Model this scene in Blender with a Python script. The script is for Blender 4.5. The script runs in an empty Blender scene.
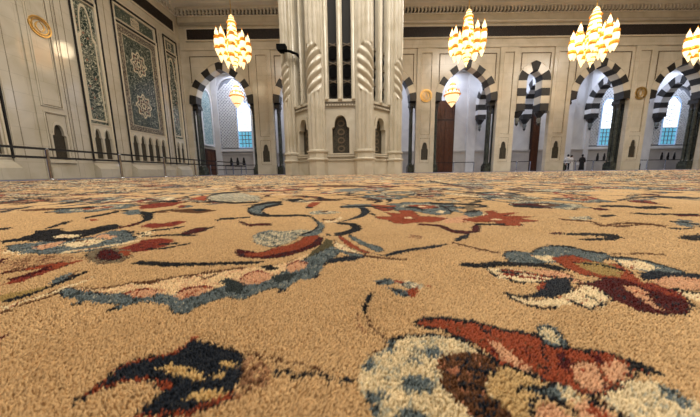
import bpy, bmesh, math, random
import numpy as np
from mathutils import Matrix, Vector, noise
from mathutils.geometry import tessellate_polygon
random.seed(7); rng = np.random.default_rng(11)
C = bpy.context.scene.collection
PI = math.pi
cos, sin = math.cos, math.sin

# ------------------------------------------------------------------ materials
def lin(c):
    return tuple(((x/255)/12.92 if x/255 <= .04045 else ((x/255+.055)/1.055)**2.4) for x in c)

def mat(name, rgb=(200,190,170), rough=.5, metal=0, emit=None, es=0, spec=.5, coat=0):
    m = bpy.data.materials.new(name); m.use_nodes = True
    b = m.node_tree.nodes['Principled BSDF']
    b.inputs['Base Color'].default_value = (*lin(rgb), 1)
    b.inputs['Roughness'].default_value = rough
    b.inputs['Metallic'].default_value = metal
    b.inputs['Specular IOR Level'].default_value = spec
    b.inputs['Coat Weight'].default_value = coat
    if emit:
        b.inputs['Emission Color'].default_value = (*lin(emit), 1)
        b.inputs['Emission Strength'].default_value = es
    return m

def nd(m, t, **kw):
    n = m.node_tree.nodes.new(t)
    for k, v in kw.items(): setattr(n, k, v)
    return n

def marble(name, a, b, rough=.25, joints=None, scale=.6, bump=.02, jc=.82):
    """veined marble; joints = 'XZ' / 'YZ' adds thin slab joints"""
    m = mat(name, a, rough); nt = m.node_tree; L = nt.links.new
    bs = nt.nodes['Principled BSDF']
    tc = nd(m, 'ShaderNodeNewGeometry')
    nz = nd(m, 'ShaderNodeTexNoise'); nz.inputs['Scale'].default_value = scale
    nz.inputs['Detail'].default_value = 6; nz.inputs['Distortion'].default_value = 1.2
    L(tc.outputs['Position'], nz.inputs['Vector'])
    mx = nd(m, 'ShaderNodeMix', data_type='RGBA')
    mx.inputs[6].default_value = (*lin(a), 1); mx.inputs[7].default_value = (*lin(b), 1)
    rp = nd(m, 'ShaderNodeMapRange'); rp.inputs[1].default_value = .38; rp.inputs[2].default_value = .68
    L(nz.outputs['Fac'], rp.inputs[0]); L(rp.outputs[0], mx.inputs[0])
    col = mx.outputs[2]
    if joints:
        sp = nd(m, 'ShaderNodeSeparateXYZ'); L(tc.outputs['Position'], sp.inputs[0])
        cb = nd(m, 'ShaderNodeCombineXYZ')
        L(sp.outputs[joints[0]], cb.inputs[0]); L(sp.outputs['Z'], cb.inputs[1])
        bk = nd(m, 'ShaderNodeTexBrick'); bk.offset = .5
        bk.inputs['Color1'].default_value = (1,1,1,1); bk.inputs['Color2'].default_value = (.965,.965,.965,1)
        bk.inputs['Mortar'].default_value = (jc,jc,jc,1); bk.inputs['Scale'].default_value = 1
        bk.inputs['Mortar Size'].default_value = .012
        bk.inputs['Brick Width'].default_value = 1.3; bk.inputs['Row Height'].default_value = .85
        L(cb.outputs[0], bk.inputs['Vector'])
        m2 = nd(m, 'ShaderNodeMix', data_type='RGBA', blend_type='MULTIPLY'); m2.inputs[0].default_value = 1
        L(col, m2.inputs[6]); L(bk.outputs['Color'], m2.inputs[7]); col = m2.outputs[2]
    L(col, bs.inputs['Base Color'])
    if bump:
        n2 = nd(m, 'ShaderNodeTexNoise'); n2.inputs['Scale'].default_value = 3.5; n2.inputs['Detail'].default_value = 2
        L(tc.outputs['Position'], n2.inputs['Vector'])
        bp = nd(m, 'ShaderNodeBump'); bp.inputs['Strength'].default_value = bump*6; bp.inputs['Distance'].default_value = .03
        L(n2.outputs['Fac'], bp.inputs['Height']); L(bp.outputs[0], bs.inputs['Normal'])
    return m

def arabesque(name, dark, light, scale=5, thick=.06, rough=.4, warm=None, twist=3):
    """scrolling inlay: light curling lines on a dark ground"""
    m = mat(name, dark, rough); nt = m.node_tree; L = nt.links.new
    bs = nt.nodes['Principled BSDF']; tc = nd(m, 'ShaderNodeNewGeometry')
    nz = nd(m, 'ShaderNodeTexNoise'); nz.inputs['Scale'].default_value = scale*.5; nz.inputs['Distortion'].default_value = twist
    L(tc.outputs['Position'], nz.inputs['Vector'])
    mu = nd(m, 'ShaderNodeMath', operation='MULTIPLY'); mu.inputs[1].default_value = 7
    L(nz.outputs['Fac'], mu.inputs[0])
    pp = nd(m, 'ShaderNodeMath', operation='PINGPONG'); pp.inputs[1].default_value = .5; L(mu.outputs[0], pp.inputs[0])
    lt = nd(m, 'ShaderNodeMapRange'); lt.inputs[1].default_value = thick*2.2; lt.inputs[2].default_value = thick; L(pp.outputs[0], lt.inputs[0])
    vo = nd(m, 'ShaderNodeTexVoronoi', feature='F1'); vo.inputs['Scale'].default_value = scale*1.3
    L(tc.outputs['Position'], vo.inputs['Vector'])
    v2 = nd(m, 'ShaderNodeMapRange'); v2.inputs[1].default_value = .24; v2.inputs[2].default_value = .16; L(vo.outputs['Distance'], v2.inputs[0])
    mxm = nd(m, 'ShaderNodeMath', operation='MAXIMUM'); L(lt.outputs[0], mxm.inputs[0]); L(v2.outputs[0], mxm.inputs[1])
    mx = nd(m, 'ShaderNodeMix', data_type='RGBA'); mx.inputs[6].default_value = (*lin(dark), 1); mx.inputs[7].default_value = (*lin(light), 1)
    L(mxm.outputs[0], mx.inputs[0]); col = mx.outputs[2]
    if warm:
        n3 = nd(m, 'ShaderNodeTexVoronoi', feature='F1'); n3.inputs['Scale'].default_value = scale*.9
        L(tc.outputs['Position'], n3.inputs['Vector'])
        r3 = nd(m, 'ShaderNodeMapRange'); r3.inputs[1].default_value = .2; r3.inputs[2].default_value = .14; L(n3.outputs['Distance'], r3.inputs[0])
        m3 = nd(m, 'ShaderNodeMix', data_type='RGBA'); m3.inputs[7].default_value = (*lin(warm), 1)
        L(r3.outputs[0], m3.inputs[0]); L(col, m3.inputs[6]); col = m3.outputs[2]
    L(col, bs.inputs['Base Color'])
    return m

CREAM = (208,199,180); CREAM2 = (192,182,160)
M = dict(
 wallL=marble('polished cream marble slabs', CREAM, CREAM2, .10, 'YZ', .6, .008),
 wallB=marble('cream marble facing', CREAM, CREAM2, .22, 'XZ'),
 cream=marble('cream marble', (212,203,184), (200,189,166), .2, None),
 pier=marble('carved cream marble', (206,198,180), (190,180,158), .25, None, .9),
 pale=marble('pale plastered stone', (214,212,208), (198,196,194), .45, None, .5),
 dado=marble('grey dado marble', (176,170,162), (160,154,148), .35, None),
 floor=marble('grey blue polished marble', (150,152,160), (128,130,142), .12, None, .8, 0),
 ceil=marble('painted ceiling plaster', (226,220,206), (214,208,194), .5, None, .4, 0),
 black=marble('black marble', (30,28,26), (42,39,36), .5, None, 2, 0),
 col=marble('dark green grey column marble', (46,50,46), (74,78,70), .12, None, 2.5, 0),
 gap=mat('dark recess', (24,22,20), .8),
 groove=mat('brown joint stone', (104,90,70), .6),
 frieze=arabesque('carved dark wood frieze', (24,17,15), (66,52,46), 5, .04, .5),
 green=arabesque('green tile arabesque', (44,58,52), (198,196,172), 2.6, .075, .22, (150,112,92)),
 green2=arabesque('fine green tile arabesque', (40,54,50), (176,178,158), 3.2, .05, .25),
 border=arabesque('brown and cream tile border', (50,36,30), (214,204,178), 6, .07, .35),
 script=arabesque('green tile band with pale script', (52,66,60), (170,170,150), 3.2, .035, .3),
 inlay=mat('cream inlay', (214,202,176), .35),
 inlayr=mat('rust inlay', (120,70,52), .4),
 tileblue=arabesque('blue green tile', (104,138,140), (208,216,208), 3, .09, .3),
 screen=arabesque('dark carved wood screen', (34,30,24), (92,84,64), 13, .08, .5),
 gold=mat('polished gold', (222,190,124), .3, 1),
 goldglow=mat('gilt lamp crown with bulb glow added', (226,160,60), .35, .6, (255,140,40), .35),  # gilt given its own weak glow in place of bulb light
 crystal=mat('glowing lamp crystal', (255,240,214), .3, 0, (255,220,158), 1.7),
 crystal2=mat('glowing lamp crystal in the aisle', (255,240,214), .3, 0, (255,214,150), 1.2),
 lattice=marble('white marble lattice', (228,228,226), (216,216,214), .4, None, 1, 0),
 latback=mat('grey lattice backing', (128,130,134), .7),
 winlit=mat('bright daylit glass', (240,246,255), .3, 0, (238,246,255), 1.5),
 wincyan=mat('daylit cyan glass', (120,200,225), .3, 0, (96,170,200), .7),
 winblue=mat('blue glass strip', (170,190,215), .3, 0, (150,185,225), .45),
 lead=mat('window glazing bars', (120,126,130), .5),
 wood=marble('red brown carved wood', (84,46,26), (62,32,18), .4, None, 3, 0),
 wooddark=mat('dark wood', (52,26,18), .5),
 belt=mat('black barrier belt', (20,20,24), .6),
 steel=mat('brushed steel', (176,178,182), .25, 1),
 lamp=mat('black lamp housing', (9,9,10), .9, spec=.1),
 glassdk=mat('lantern smoked glass', (120,124,120), .1),
 skin=mat('skin', (150,108,84), .6), hair=mat('dark hair', (22,18,18), .7),
 clothw=mat('white cotton', (226,226,224), .8), clothb=mat('black cotton', (18,18,20), .85),
 bagw=mat('white bag', (216,214,208), .6),
)

M['wallL'].node_tree.nodes['Principled BSDF'].inputs['Coat Weight'].default_value = .8
M['wallL'].node_tree.nodes['Principled BSDF'].inputs['Coat Roughness'].default_value = .09
# ------------------------------------------------------------------ mesh helper
class MB:
    def __init__(s, mtx=None): s.v = []; s.f = []; s.mi = []; s.sm = []; s.M = mtx
    def add(s, vs, fs, mi=0, smooth=False, X=None):
        o = len(s.v)
        for p in vs:
            q = Vector(p)
            if X is not None: q = X @ q
            if s.M is not None: q = s.M @ q
            s.v.append(q)
        for f in fs: s.f.append(tuple(i+o for i in f)); s.mi.append(mi); s.sm.append(smooth)
    def box(s, x0, x1, y0, y1, z0, z1, mi=0, X=None):
        vs = [(x,y,z) for x in (x0,x1) for y in (y0,y1) for z in (z0,z1)]
        s.add(vs, [(0,1,3,2),(4,6,7,5),(0,4,5,1),(2,3,7,6),(0,2,6,4),(1,5,7,3)], mi, X=X)
    def prism(s, outer, holes, y0, y1, mi=0, X=None):
        """polygon in (x,z), extruded along y"""
        loops = [list(outer)] + [list(h) for h in holes]
        tri = tessellate_polygon([[Vector((p[0],p[1],0)) for p in l] for l in loops])
        pts = [p for l in loops for p in l]; n = len(pts)
        vs = [(p[0],y0,p[1]) for p in pts] + [(p[0],y1,p[1]) for p in pts]
        fs = [tuple(t) for t in tri] + [tuple(i+n for i in reversed(t)) for t in tri]
        o = 0
        for l in loops:
            k = len(l)
            for i in range(k):
                a, b = o+i, o+(i+1) % k
                fs.append((a, b, b+n, a+n))
            o += k
        s.add(vs, fs, mi, X=X)
    def lathe(s, prof, cx=0, cy=0, n=16, mi=0, smooth=True, lobes=0, amp=0):
        vs = []
        for r, z in prof:
            for i in range(n):
                a = 2*PI*i/n; rr = r*(1+amp*cos(lobes*a)) if lobes else r
                vs.append((cx+rr*cos(a), cy+rr*sin(a), z))
        fs = []
        for j in range(len(prof)-1):
            for i in range(n):
                k = (i+1) % n; fs.append((j*n+i, j*n+k, (j+1)*n+k, (j+1)*n+i))
        fs.append(tuple(range(n-1,-1,-1))); fs.append(tuple((len(prof)-1)*n+i for i in range(n)))
        s.add(vs, fs, mi, smooth)
    def tube(s, pts, r, n=8, mi=0, smooth=True):
        pts = [Vector(p) for p in pts]; vs = []; 
        for i, p in enumerate(pts):
            d = (pts[min(i+1,len(pts)-1)]-pts[max(i-1,0)]).normalized()
            u = d.cross(Vector((0,0,1)));
            if u.length < 1e-3: u = d.cross(Vector((1,0,0)))
            u.normalize(); w = d.cross(u); rr = r[i] if isinstance(r,(list,tuple)) else r
            for k in range(n):
                a = 2*PI*k/n; vs.append(p+u*rr*cos(a)+w*rr*sin(a))
        fs = []
        for j in range(len(pts)-1):
            for k in range(n):
                q = (k+1) % n; fs.append((j*n+k, j*n+q, (j+1)*n+q, (j+1)*n+k))
        fs.append(tuple(range(n-1,-1,-1))); fs.append(tuple((len(pts)-1)*n+k for k in range(n)))
        s.add(vs, fs, mi, smooth)
    def build(s, name, mats, parent=None):
        me = bpy.data.meshes.new(name); me.from_pydata([tuple(v) for v in s.v], [], s.f)
        if not isinstance(mats, (list,tuple)): mats = [mats]
        for m in mats: me.materials.append(m)
        me.polygons.foreach_set('material_index', s.mi); me.polygons.foreach_set('use_smooth', s.sm)
        me.validate()
        bm = bmesh.new(); bm.from_mesh(me); bmesh.ops.recalc_face_normals(bm, faces=bm.faces); bm.to_mesh(me); bm.free()
        o = bpy.data.objects.new(name, me); C.objects.link(o)
        if parent is not None: o.parent = parent
        return o

def tag(o, label=None, cat=None, group=None, kind=None):
    if label: o['label'] = label
    if cat: o['category'] = cat
    if group: o['group'] = group
    if kind: o['kind'] = kind
    return o
def empty(name, loc, label, cat, group=None, rz=0):
    o = bpy.data.objects.new(name, None); C.objects.link(o); o.location = loc; o.rotation_euler = (0,0,rz); o.empty_display_size = .2
    return tag(o, label, cat, group)
def structure(o): o['kind'] = 'structure'; return o
def copy_tree(o, parent=None):
    c = o.copy(); C.objects.link(c)
    if parent is not None: c.parent = parent
    for ch in list(o.children): copy_tree(ch, c)
    return c

def ogee(cx, z0, zs, zt, a, n=8, neck=True):
    """pointed, waisted Islamic arch outline (x,z), counter-clockwise"""
    R = [(cx-a, z0), (cx+a, z0), (cx+a, zs)]
    if neck: R += [(cx+a*.72, zs+(zt-zs)*.08), (cx+a*.72, zs+(zt-zs)*.2)]
    b = a*.72 if neck else a; zb = zs+(zt-zs)*.2 if neck else zs
    prof = [(cos(t*PI/2)**.75, sin(t*PI/2)**1.15) for t in [i/n for i in range(1,n)]]
    up = [(b*p, zb+(zt-zb)*q) for p, q in prof]
    R += [(cx+u, z) for u, z in up] + [(cx, zt)] + [(cx-u, z) for u, z in reversed(up)]
    if neck: R += [(cx-a*.72, zs+(zt-zs)*.2), (cx-a*.72, zs+(zt-zs)*.08)]
    R += [(cx-a, zs)]
    return R
def rect(x0, x1, z0, z1): return [(x0,z0),(x1,z0),(x1,z1),(x0,z1)]
def pointed(cx, zs, a, rise, n=20):
    """pointed horseshoe-ish arch curve from right spring to left spring"""
    out = []
    for i in range(n+1):
        t = i/n*PI; x = cos(t); y = sin(t)
        y = y + .12*max(0, 1-abs(x)*2.2)       # slight point
        out.append((cx+a*x, zs+rise/1.12*y))
    return out
TRACED = [
('P',[-0.6338,0.404,-0.6293,0.4416,-0.5763,0.4471,-0.5006,0.4242,-0.5231,0.4038,-0.5407,0.3761,-0.5678,0.3595]),
('T',[-0.7744,0.5017,-0.7656,0.5248,-0.7273,0.5408,-0.6763,0.5486,-0.6636,0.6055,-0.6768,0.6504,-0.6305,0.6494,-0.5261,0.5642,-0.5103,0.5139,-0.5257,0.4851,-0.5363,0.4653,-0.5633,0.4531,-0.6169,0.4474,-0.6856,0.4601]),
('K',[-0.8522,0.5511,-0.8325,0.5689,-0.857,0.6199,-0.9044,0.6554,-0.8825,0.661,-0.8611,0.6795,-0.7914,0.6411,-0.7607,0.6645,-0.7658,0.7326,-0.733,0.7317,-0.6841,0.6753,-0.6805,0.6165,-0.678,0.5759,-0.6709,0.54,-0.7273,0.5408,-0.7891,0.5416,-0.814,0.5253]),
('C',[-0.7634,0.587,-0.7674,0.6075,-0.718,0.6065,-0.6936,0.5762,-0.7339,0.5674]),
('S',[-0.703,0.501,-0.6905,0.5403,-0.6758,0.5401,-0.6507,0.5005,-0.659,0.4794]),
('S',[-0.6681,0.5854,-0.65,0.6053,-0.5975,0.5842,-0.5919,0.5562]),
('C',[-0.6623,0.508,-0.6539,0.5398,-0.6342,0.5659,-0.5919,0.5562,-0.5791,0.5147,-0.5992,0.4928,-0.6508,0.5079]),
('D',[-0.6612,0.5399,-0.6567,0.5527,-0.6393,0.5481,-0.6369,0.5313]),
('C',[-0.7297,0.4684,-0.6793,0.4554,-0.6418,0.4432,-0.6534,0.452,-0.6921,0.4648,-0.7441,0.4784]),
('C',[-0.5817,0.4517,-0.5382,0.487,-0.5119,0.516,-0.5021,0.5485,-0.5144,0.5616,-0.5237,0.5277,-0.5499,0.4976,-0.5935,0.461]),
('K',[-0.599,0.616,-0.5881,0.6212,-0.5747,0.6192,-0.5725,0.5961,-0.5319,0.5701,-0.5459,0.587,-0.5633,0.591,-0.5618,0.6094,-0.6064,0.6418,-0.6184,0.6363]),
('K',[-0.8806,0.6673,-0.9122,0.722,-0.9358,0.7688,-0.9801,0.8045,-0.9528,0.7534,-0.9169,0.6941]),
('K',[-0.9507,0.8237,-0.9563,0.8835,-0.971,0.9775,-1.021,1.0275,-1.0009,0.9245,-0.992,0.8595]),
('M',[-0.6715,0.6631,-0.6732,0.7023,-0.6785,0.7462,-0.7076,0.7773,-0.7005,0.7299,-0.6972,0.6879]),
('K',[-1.5444,1.2375,-1.59,1.372,-1.7048,1.5429,-1.8194,1.6459,-1.6855,1.4543,-1.6283,1.3049]),
('K',[-1.3872,1.0524,-1.3024,1.078,-1.2396,1.1061,-1.1966,1.0879,-1.2635,1.1509,-1.3117,1.1716,-1.3765,1.1404,-1.4645,1.1121]),
('D',[-1.5178,1.0561,-1.4953,1.1171,-1.412,1.1289,-1.3587,1.048,-1.4162,1.0225]),
('K',[-1.0496,0.6841,-1.0378,0.6972,-1.0018,0.6764,-1.0013,0.6515]),
('R',[-0.9339,0.821,-0.9183,0.8298,-0.872,0.8097,-0.879,0.7838]),
('T',[-0.9349,0.948,-0.9771,1.0286,-0.9578,1.0566,-0.8368,0.9201,-0.8643,0.8989]),
('V',[-0.4933,0.4848,-0.4947,0.5215,-0.4812,0.5459,-0.4592,0.5632,-0.4214,0.5451,-0.4191,0.4981,-0.4177,0.4708,-0.4518,0.4523]),
('V',[-0.6422,0.7007,-0.6489,0.7444,-0.5998,0.7429,-0.587,0.7912,-0.5543,0.7733,-0.5346,0.6979,-0.5885,0.673]),
('M',[-0.458,0.6121,-0.4625,0.6576,-0.4562,0.6826,-0.415,0.6815,-0.4053,0.6329,-0.4242,0.6011,-0.4451,0.6015]),
('K',[-0.4139,0.6479,-0.4077,0.685,-0.4203,0.7047,-0.426,0.6655]),
('C',[-0.5753,0.6253,-0.5617,0.6478,-0.5181,0.5927,-0.5261,0.5642]),
('K',[-0.557,0.6046,-0.5424,0.6071,-0.5252,0.5758,-0.5129,0.5838,-0.5288,0.6019,-0.5355,0.5905,-0.5508,0.6208,-0.5743,0.6242]),
('K',[-0.5023,0.574,-0.4657,0.5878,-0.3911,0.5817,-0.4027,0.5997,-0.4798,0.6063,-0.5174,0.5916]),
('K',[-0.5548,0.6333,-0.5269,0.6501,-0.4968,0.687,-0.5118,0.7075,-0.5419,0.6686,-0.5701,0.651]),
('V',[-0.5052,0.5462,-0.4715,0.5634,-0.4214,0.5451,-0.4082,0.498,-0.4177,0.4708,-0.4504,0.4844]),
('K',[-0.4294,0.4726,-0.393,0.4789,-0.3766,0.4996,-0.365,0.5143,-0.3734,0.5258,-0.3851,0.5105,-0.4014,0.4891,-0.4383,0.4826]),
('K',[-0.4309,0.5074,-0.392,0.5145,-0.4007,0.5263,-0.4404,0.5189]),
('M',[-0.3718,0.7503,-0.3442,0.7188,-0.3093,0.6893,-0.285,0.7021,-0.2497,0.7012,-0.2616,0.7359,-0.299,0.737,-0.3234,0.7229,-0.3574,0.753,-0.3852,0.7857]),
('K',[-0.4611,0.777,-0.437,0.7931,-0.4075,0.8008,-0.4187,0.8229,-0.4489,0.8148,-0.4735,0.7978]),
('T',[-0.4449,0.975,-0.4833,1.0919,-0.4893,1.1973,-0.4501,1.2547,-0.3934,1.2718,-0.3684,1.1892,-0.4028,1.12,-0.3998,1.0269,-0.3732,0.9466,-0.3319,0.8769,-0.3764,0.8787,-0.4148,0.9247]),
('K',[-0.4093,1.3234,-0.4684,1.3047,-0.5074,1.2015,-0.4796,1.0553,-0.4294,0.942,-0.3802,0.8769,-0.3234,0.8437,-0.2629,0.8413,-0.2771,0.8879,-0.3404,0.8905,-0.399,0.9262,-0.4409,0.9825,-0.4515,1.0066,-0.4714,1.1215,-0.4332,1.2083,-0.3787,1.2241]),
('K',[-0.3894,1.2544,-0.4094,1.1769,-0.4242,1.1227,-0.403,1.0131,-0.3552,0.9024,-0.3182,0.8549,-0.3311,0.8993,-0.365,0.9429,-0.3838,0.9849,-0.3954,1.0547,-0.3806,1.0988,-0.3603,1.1665]),
('K',[-1.2427,1.4327,-1.1326,1.4239,-0.9339,1.3114,-1.081,1.3222]),
('V',[-1.0832,1.198,-1.0435,1.2754,-0.9398,1.3118,-0.8836,1.1492,-0.9134,1.0847,-0.9578,1.0566]),
('R',[-1.0332,1.4982,-1.0618,1.6971,-0.9261,1.5182,-0.8604,1.3523]),
('G',[-0.9462,1.52,-1.075,1.8166,-0.9039,1.8844,-0.645,1.6196,-0.5381,1.3759,-0.6218,1.2885,-0.8071,1.3482]),
('K',[-0.9918,2.0692,-1.0963,1.9785,-1.0781,1.7934,-0.9464,1.5127,-0.7867,1.3123,-0.6124,1.2152,-0.5096,1.2485,-0.5369,1.3159,-0.6438,1.2792,-0.8286,1.3861,-0.946,1.5274,-1.0051,1.6756,-1.0146,1.8314,-0.9152,1.9089]),
('D',[-0.8169,1.0204,-0.7354,1.0596,-0.6568,1.0406,-0.574,0.9945,-0.6104,0.9335,-0.701,0.9496]),
('K',[-0.7158,1.0437,-0.6708,1.0561,-0.6214,0.9969,-0.6645,0.9858]),
('D',[-0.8388,0.9943,-0.8057,1.0061,-0.7525,0.9643,-0.7747,0.9408]),
('K',[-1.4877,0.9795,-1.5441,1.0652,-1.5603,1.1292,-1.6377,1.1856,-1.6163,1.1153,-1.5516,1.0217]),
('K',[-0.4642,0.8117,-0.4224,0.8103,-0.3684,0.8267,-0.3788,0.8502,-0.434,0.8329,-0.4769,0.8345]),
('G',[-0.2522,0.569,-0.2577,0.6188,-0.2342,0.6406,-0.1905,0.6284,-0.1461,0.6061,-0.1398,0.5583,-0.1473,0.5173,-0.1728,0.4956,-0.2029,0.5031,-0.2295,0.5261]),
('G',[-0.2003,0.6177,-0.1564,0.6505,-0.1218,0.6381,-0.1296,0.5763,-0.1729,0.5677]),
('T',[-0.2509,0.5734,-0.2496,0.6125,-0.2243,0.628,-0.2294,0.6416,-0.2554,0.6251,-0.2566,0.5834]),
('T',[-0.2204,0.5138,-0.1903,0.4916,-0.161,0.4913,-0.1636,0.4998,-0.1931,0.5,-0.2233,0.5227]),
('T',[-0.1568,0.8301,-0.1189,0.7593,-0.0938,0.6863,-0.0922,0.6155,-0.1104,0.5759,-0.1393,0.5764,-0.1309,0.6058,-0.1165,0.638,-0.1187,0.7003,-0.1406,0.7763]),
('K',[-0.3069,0.8474,-0.2536,0.8453,-0.2032,0.8533,-0.1652,0.8332,-0.1261,0.7512,-0.1147,0.6799,-0.1224,0.6361,-0.1414,0.6046,-0.1363,0.5872,-0.1171,0.6179,-0.1085,0.668,-0.1242,0.768,-0.1697,0.8672,-0.2118,0.8911,-0.2645,0.8825,-0.3201,0.8849]),
('K',[-0.2351,1.1098,-0.1985,1.1076,-0.196,1.0448,-0.222,1.0463]),
('R',[-0.234,1.1266,-0.2354,1.2603,-0.1939,1.2572,-0.1893,1.107,-0.2105,1.0761]),
('T',[-0.0809,1.1004,-0.0149,1.1657,0.0645,1.1604,0.0869,1.0902,0.0076,1.0482,-0.0554,1.037]),
('K',[-0.0769,1.0456,0.0294,1.0698,0.1526,1.0327,0.1594,1.0778,0.0307,1.1185,-0.0804,1.0922]),
('R',[0.0609,1.1,0.1146,1.0649,0.1612,1.0621,0.1684,1.1099,0.12,1.1129,0.0643,1.1513]),
('G',[-0.1919,0.9381,-0.1531,0.9866,-0.0902,0.9577,-0.0606,0.9202,-0.1203,0.8893,-0.1754,0.8917]),
('D',[-0.1571,0.961,-0.1192,0.9718,-0.1263,0.935]),
('D',[-0.116,0.781,-0.0881,0.7635,-0.0653,0.7966,-0.0682,0.8203,-0.0908,0.7859,-0.1188,0.8042]),
('C',[-0.1011,0.7412,-0.0691,0.7332,-0.0516,0.8087,-0.0579,0.8445,-0.0737,0.7674,-0.1055,0.7771]),
('K',[-0.4049,1.3651,-0.3446,1.4662,-0.3024,1.4077,-0.3403,1.2679]),
('T',[-0.237,2.1065,-0.073,2.2713,0.0818,2.061,-0.0621,1.922]),
('D',[-0.6485,2.7834,-0.3281,2.9289,0.1255,2.6346,-0.1756,2.4342]),
('M',[-0.2408,0.4631,-0.2208,0.4338,-0.1701,0.4177,-0.1322,0.4279,-0.1038,0.4652,-0.0764,0.5053,-0.0829,0.5755,-0.0955,0.5576,-0.1205,0.4951,-0.1539,0.4687,-0.1928,0.4566,-0.2238,0.4693]),
('R',[-0.228,0.4569,-0.2097,0.4508,-0.185,0.4566,-0.1705,0.4886,-0.1453,0.5098,-0.1337,0.5328,-0.1286,0.5716,-0.1032,0.5902,-0.0905,0.571,-0.0982,0.5092,-0.1198,0.4748,-0.1482,0.4504,-0.1762,0.4335,-0.2034,0.4364]),
('M',[-0.2448,0.4631,-0.2426,0.4792,-0.2259,0.4693,-0.2116,0.4508,-0.2224,0.445]),
('E',[-0.077,0.509,-0.0746,0.5572,-0.059,0.54,-0.0489,0.4808,-0.0661,0.433,-0.0938,0.4174,-0.0923,0.4559]),
('K',[-0.0767,0.7424,-0.0463,0.7414,-0.0069,0.7253,0.0102,0.6836,0.0068,0.6353,-0.0158,0.6036,-0.0436,0.5748,-0.0555,0.575,-0.0631,0.6045,-0.0343,0.6251,-0.0171,0.6592,-0.0237,0.6978,-0.0592,0.7125]),
('K',[-0.0806,0.6048,-0.0636,0.5846,-0.0799,0.5801]),
('C',[-0.0561,0.557,-0.0443,0.5238,-0.0169,0.4805,0.0063,0.4437,-0.0158,0.4438,-0.036,0.4678,-0.0515,0.5087]),
('R',[-0.0547,0.5942,-0.0388,0.5747,-0.0138,0.5157,0.0068,0.4738,0.0287,0.4492,0.0138,0.4465,-0.0129,0.4772,-0.0361,0.5315]),
('T',[-0.0258,0.6038,-0.001,0.5561,0.0202,0.5153,0.0437,0.4934,0.051,0.4671,0.0366,0.455,0.0188,0.4802,-0.001,0.5156,-0.0193,0.5564]),
('N',[0.0304,0.4464,0.0485,0.4434,0.0693,0.4608,0.1014,0.4794,0.1341,0.4925,0.1684,0.5062,0.1872,0.5133,0.1617,0.4854,0.1193,0.4728,0.087,0.4547,0.0605,0.4378,0.0455,0.4324]),
('N',[0.2061,0.5363,0.2429,0.5792,0.2675,0.5931,0.2489,0.5609,0.2179,0.5282]),
('M',[0.2209,0.7046,0.2386,0.6906,0.2426,0.6413,0.2685,0.624,0.2858,0.6237,0.3089,0.6758,0.3345,0.7082,0.3327,0.6752,0.2955,0.6076,0.256,0.5885,0.2288,0.6039,0.2209,0.6535]),
('M',[0.1674,0.6939,0.1932,0.6866,0.2218,0.673,0.2296,0.6961,0.2002,0.7107,0.1735,0.7186]),
('S',[0.2721,0.8724,0.2928,0.7952,0.3873,0.8675,0.3272,0.7299,0.2506,0.7177]),
('R',[0.057,0.841,0.1143,0.8387,0.0998,0.9244,0.1513,0.8993,0.1553,0.9708,0.209,0.9681,0.2075,0.835,0.247,0.8334,0.2865,0.7954,0.2295,0.7329,0.183,0.7343,0.1337,0.7071,0.1045,0.722,0.0925,0.7685,0.0577,0.8037]),
('C',[0.151,0.8184,0.1724,0.8269,0.1796,0.7993,0.1557,0.7914]),
('K',[0.0415,0.8901,0.0601,0.8479,0.0635,0.8738,0.0445,0.9186]),
('T',[0.199,1.0834,0.2331,1.0813,0.2614,0.9917,0.324,1.0159,0.361,1.1061,0.3463,0.9872,0.3304,0.8804,0.266,0.8522,0.2365,0.8955,0.209,0.9681]),
('K',[0.1931,1.0282,0.2331,1.0262,0.2525,0.9461,0.2647,0.9859,0.245,1.0747,0.2023,1.0776]),
('K',[0.3469,1.0657,0.3512,0.995,0.3278,0.8788,0.341,0.9037,0.3681,1.0335,0.3652,1.1152]),
('C',[0.315,0.9627,0.3291,0.9372,0.2996,0.8926,0.2854,0.9157]),
('R',[0.4659,0.9305,0.514,0.9526,0.4916,0.884,0.5786,0.902,0.4869,0.8334,0.5753,0.8204,0.5074,0.7789,0.5362,0.7382,0.4679,0.7255,0.449,0.6784,0.386,0.6801,0.399,0.7351,0.3414,0.7294,0.3202,0.7771,0.3916,0.8184,0.4473,0.8649]),
('T',[0.3638,0.8685,0.4159,0.933,0.4588,0.9309,0.434,0.8655,0.3623,0.8104]),
('K',[0.3817,0.8945,0.4492,0.9255,0.4657,0.9613,0.3952,0.928]),
('C',[0.4015,0.7743,0.4298,0.7816,0.4492,0.7726,0.4169,0.7576]),
('C',[0.4159,0.856,0.4407,0.8652,0.4261,0.8359]),
('K',[0.3293,1.1491,0.3682,1.1287,0.4693,1.105,0.5214,1.079,0.5202,1.0108,0.5449,1.056,0.5477,1.1324,0.4931,1.1616,0.3874,1.188,0.347,1.2105]),
('K',[0.3228,0.6886,0.363,0.6875,0.403,0.6864,0.4178,0.7124,0.3764,0.7136,0.3348,0.7149]),
('D',[0.1959,0.5152,0.2137,0.4935,0.231,0.4673,0.2554,0.4436,0.2605,0.452,0.236,0.4765,0.2187,0.5037,0.2006,0.5263]),
('P',[0.1175,0.5814,0.1337,0.5907,0.148,0.5716,0.137,0.5455,0.1167,0.5543]),
('K',[0.4587,0.5895,0.5164,0.5982,0.5686,0.5922,0.5995,0.5821,0.5859,0.5555,0.5431,0.5316,0.4924,0.5323,0.4725,0.5406,0.5209,0.5523,0.5522,0.556,0.5473,0.5693,0.4968,0.5747]),
('K',[0.698,0.5537,0.7496,0.5747,0.7808,0.5787,0.7065,0.5216,0.6876,0.5334]),
('T',[0.8945,0.7267,0.9484,0.7552,0.9569,0.7394,0.9114,0.6849,0.8395,0.65,0.8517,0.6802]),
('K',[0.869,0.7167,0.8964,0.702,0.8863,0.6639,0.9099,0.6816,0.9218,0.7221,0.894,0.7378]),
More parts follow.
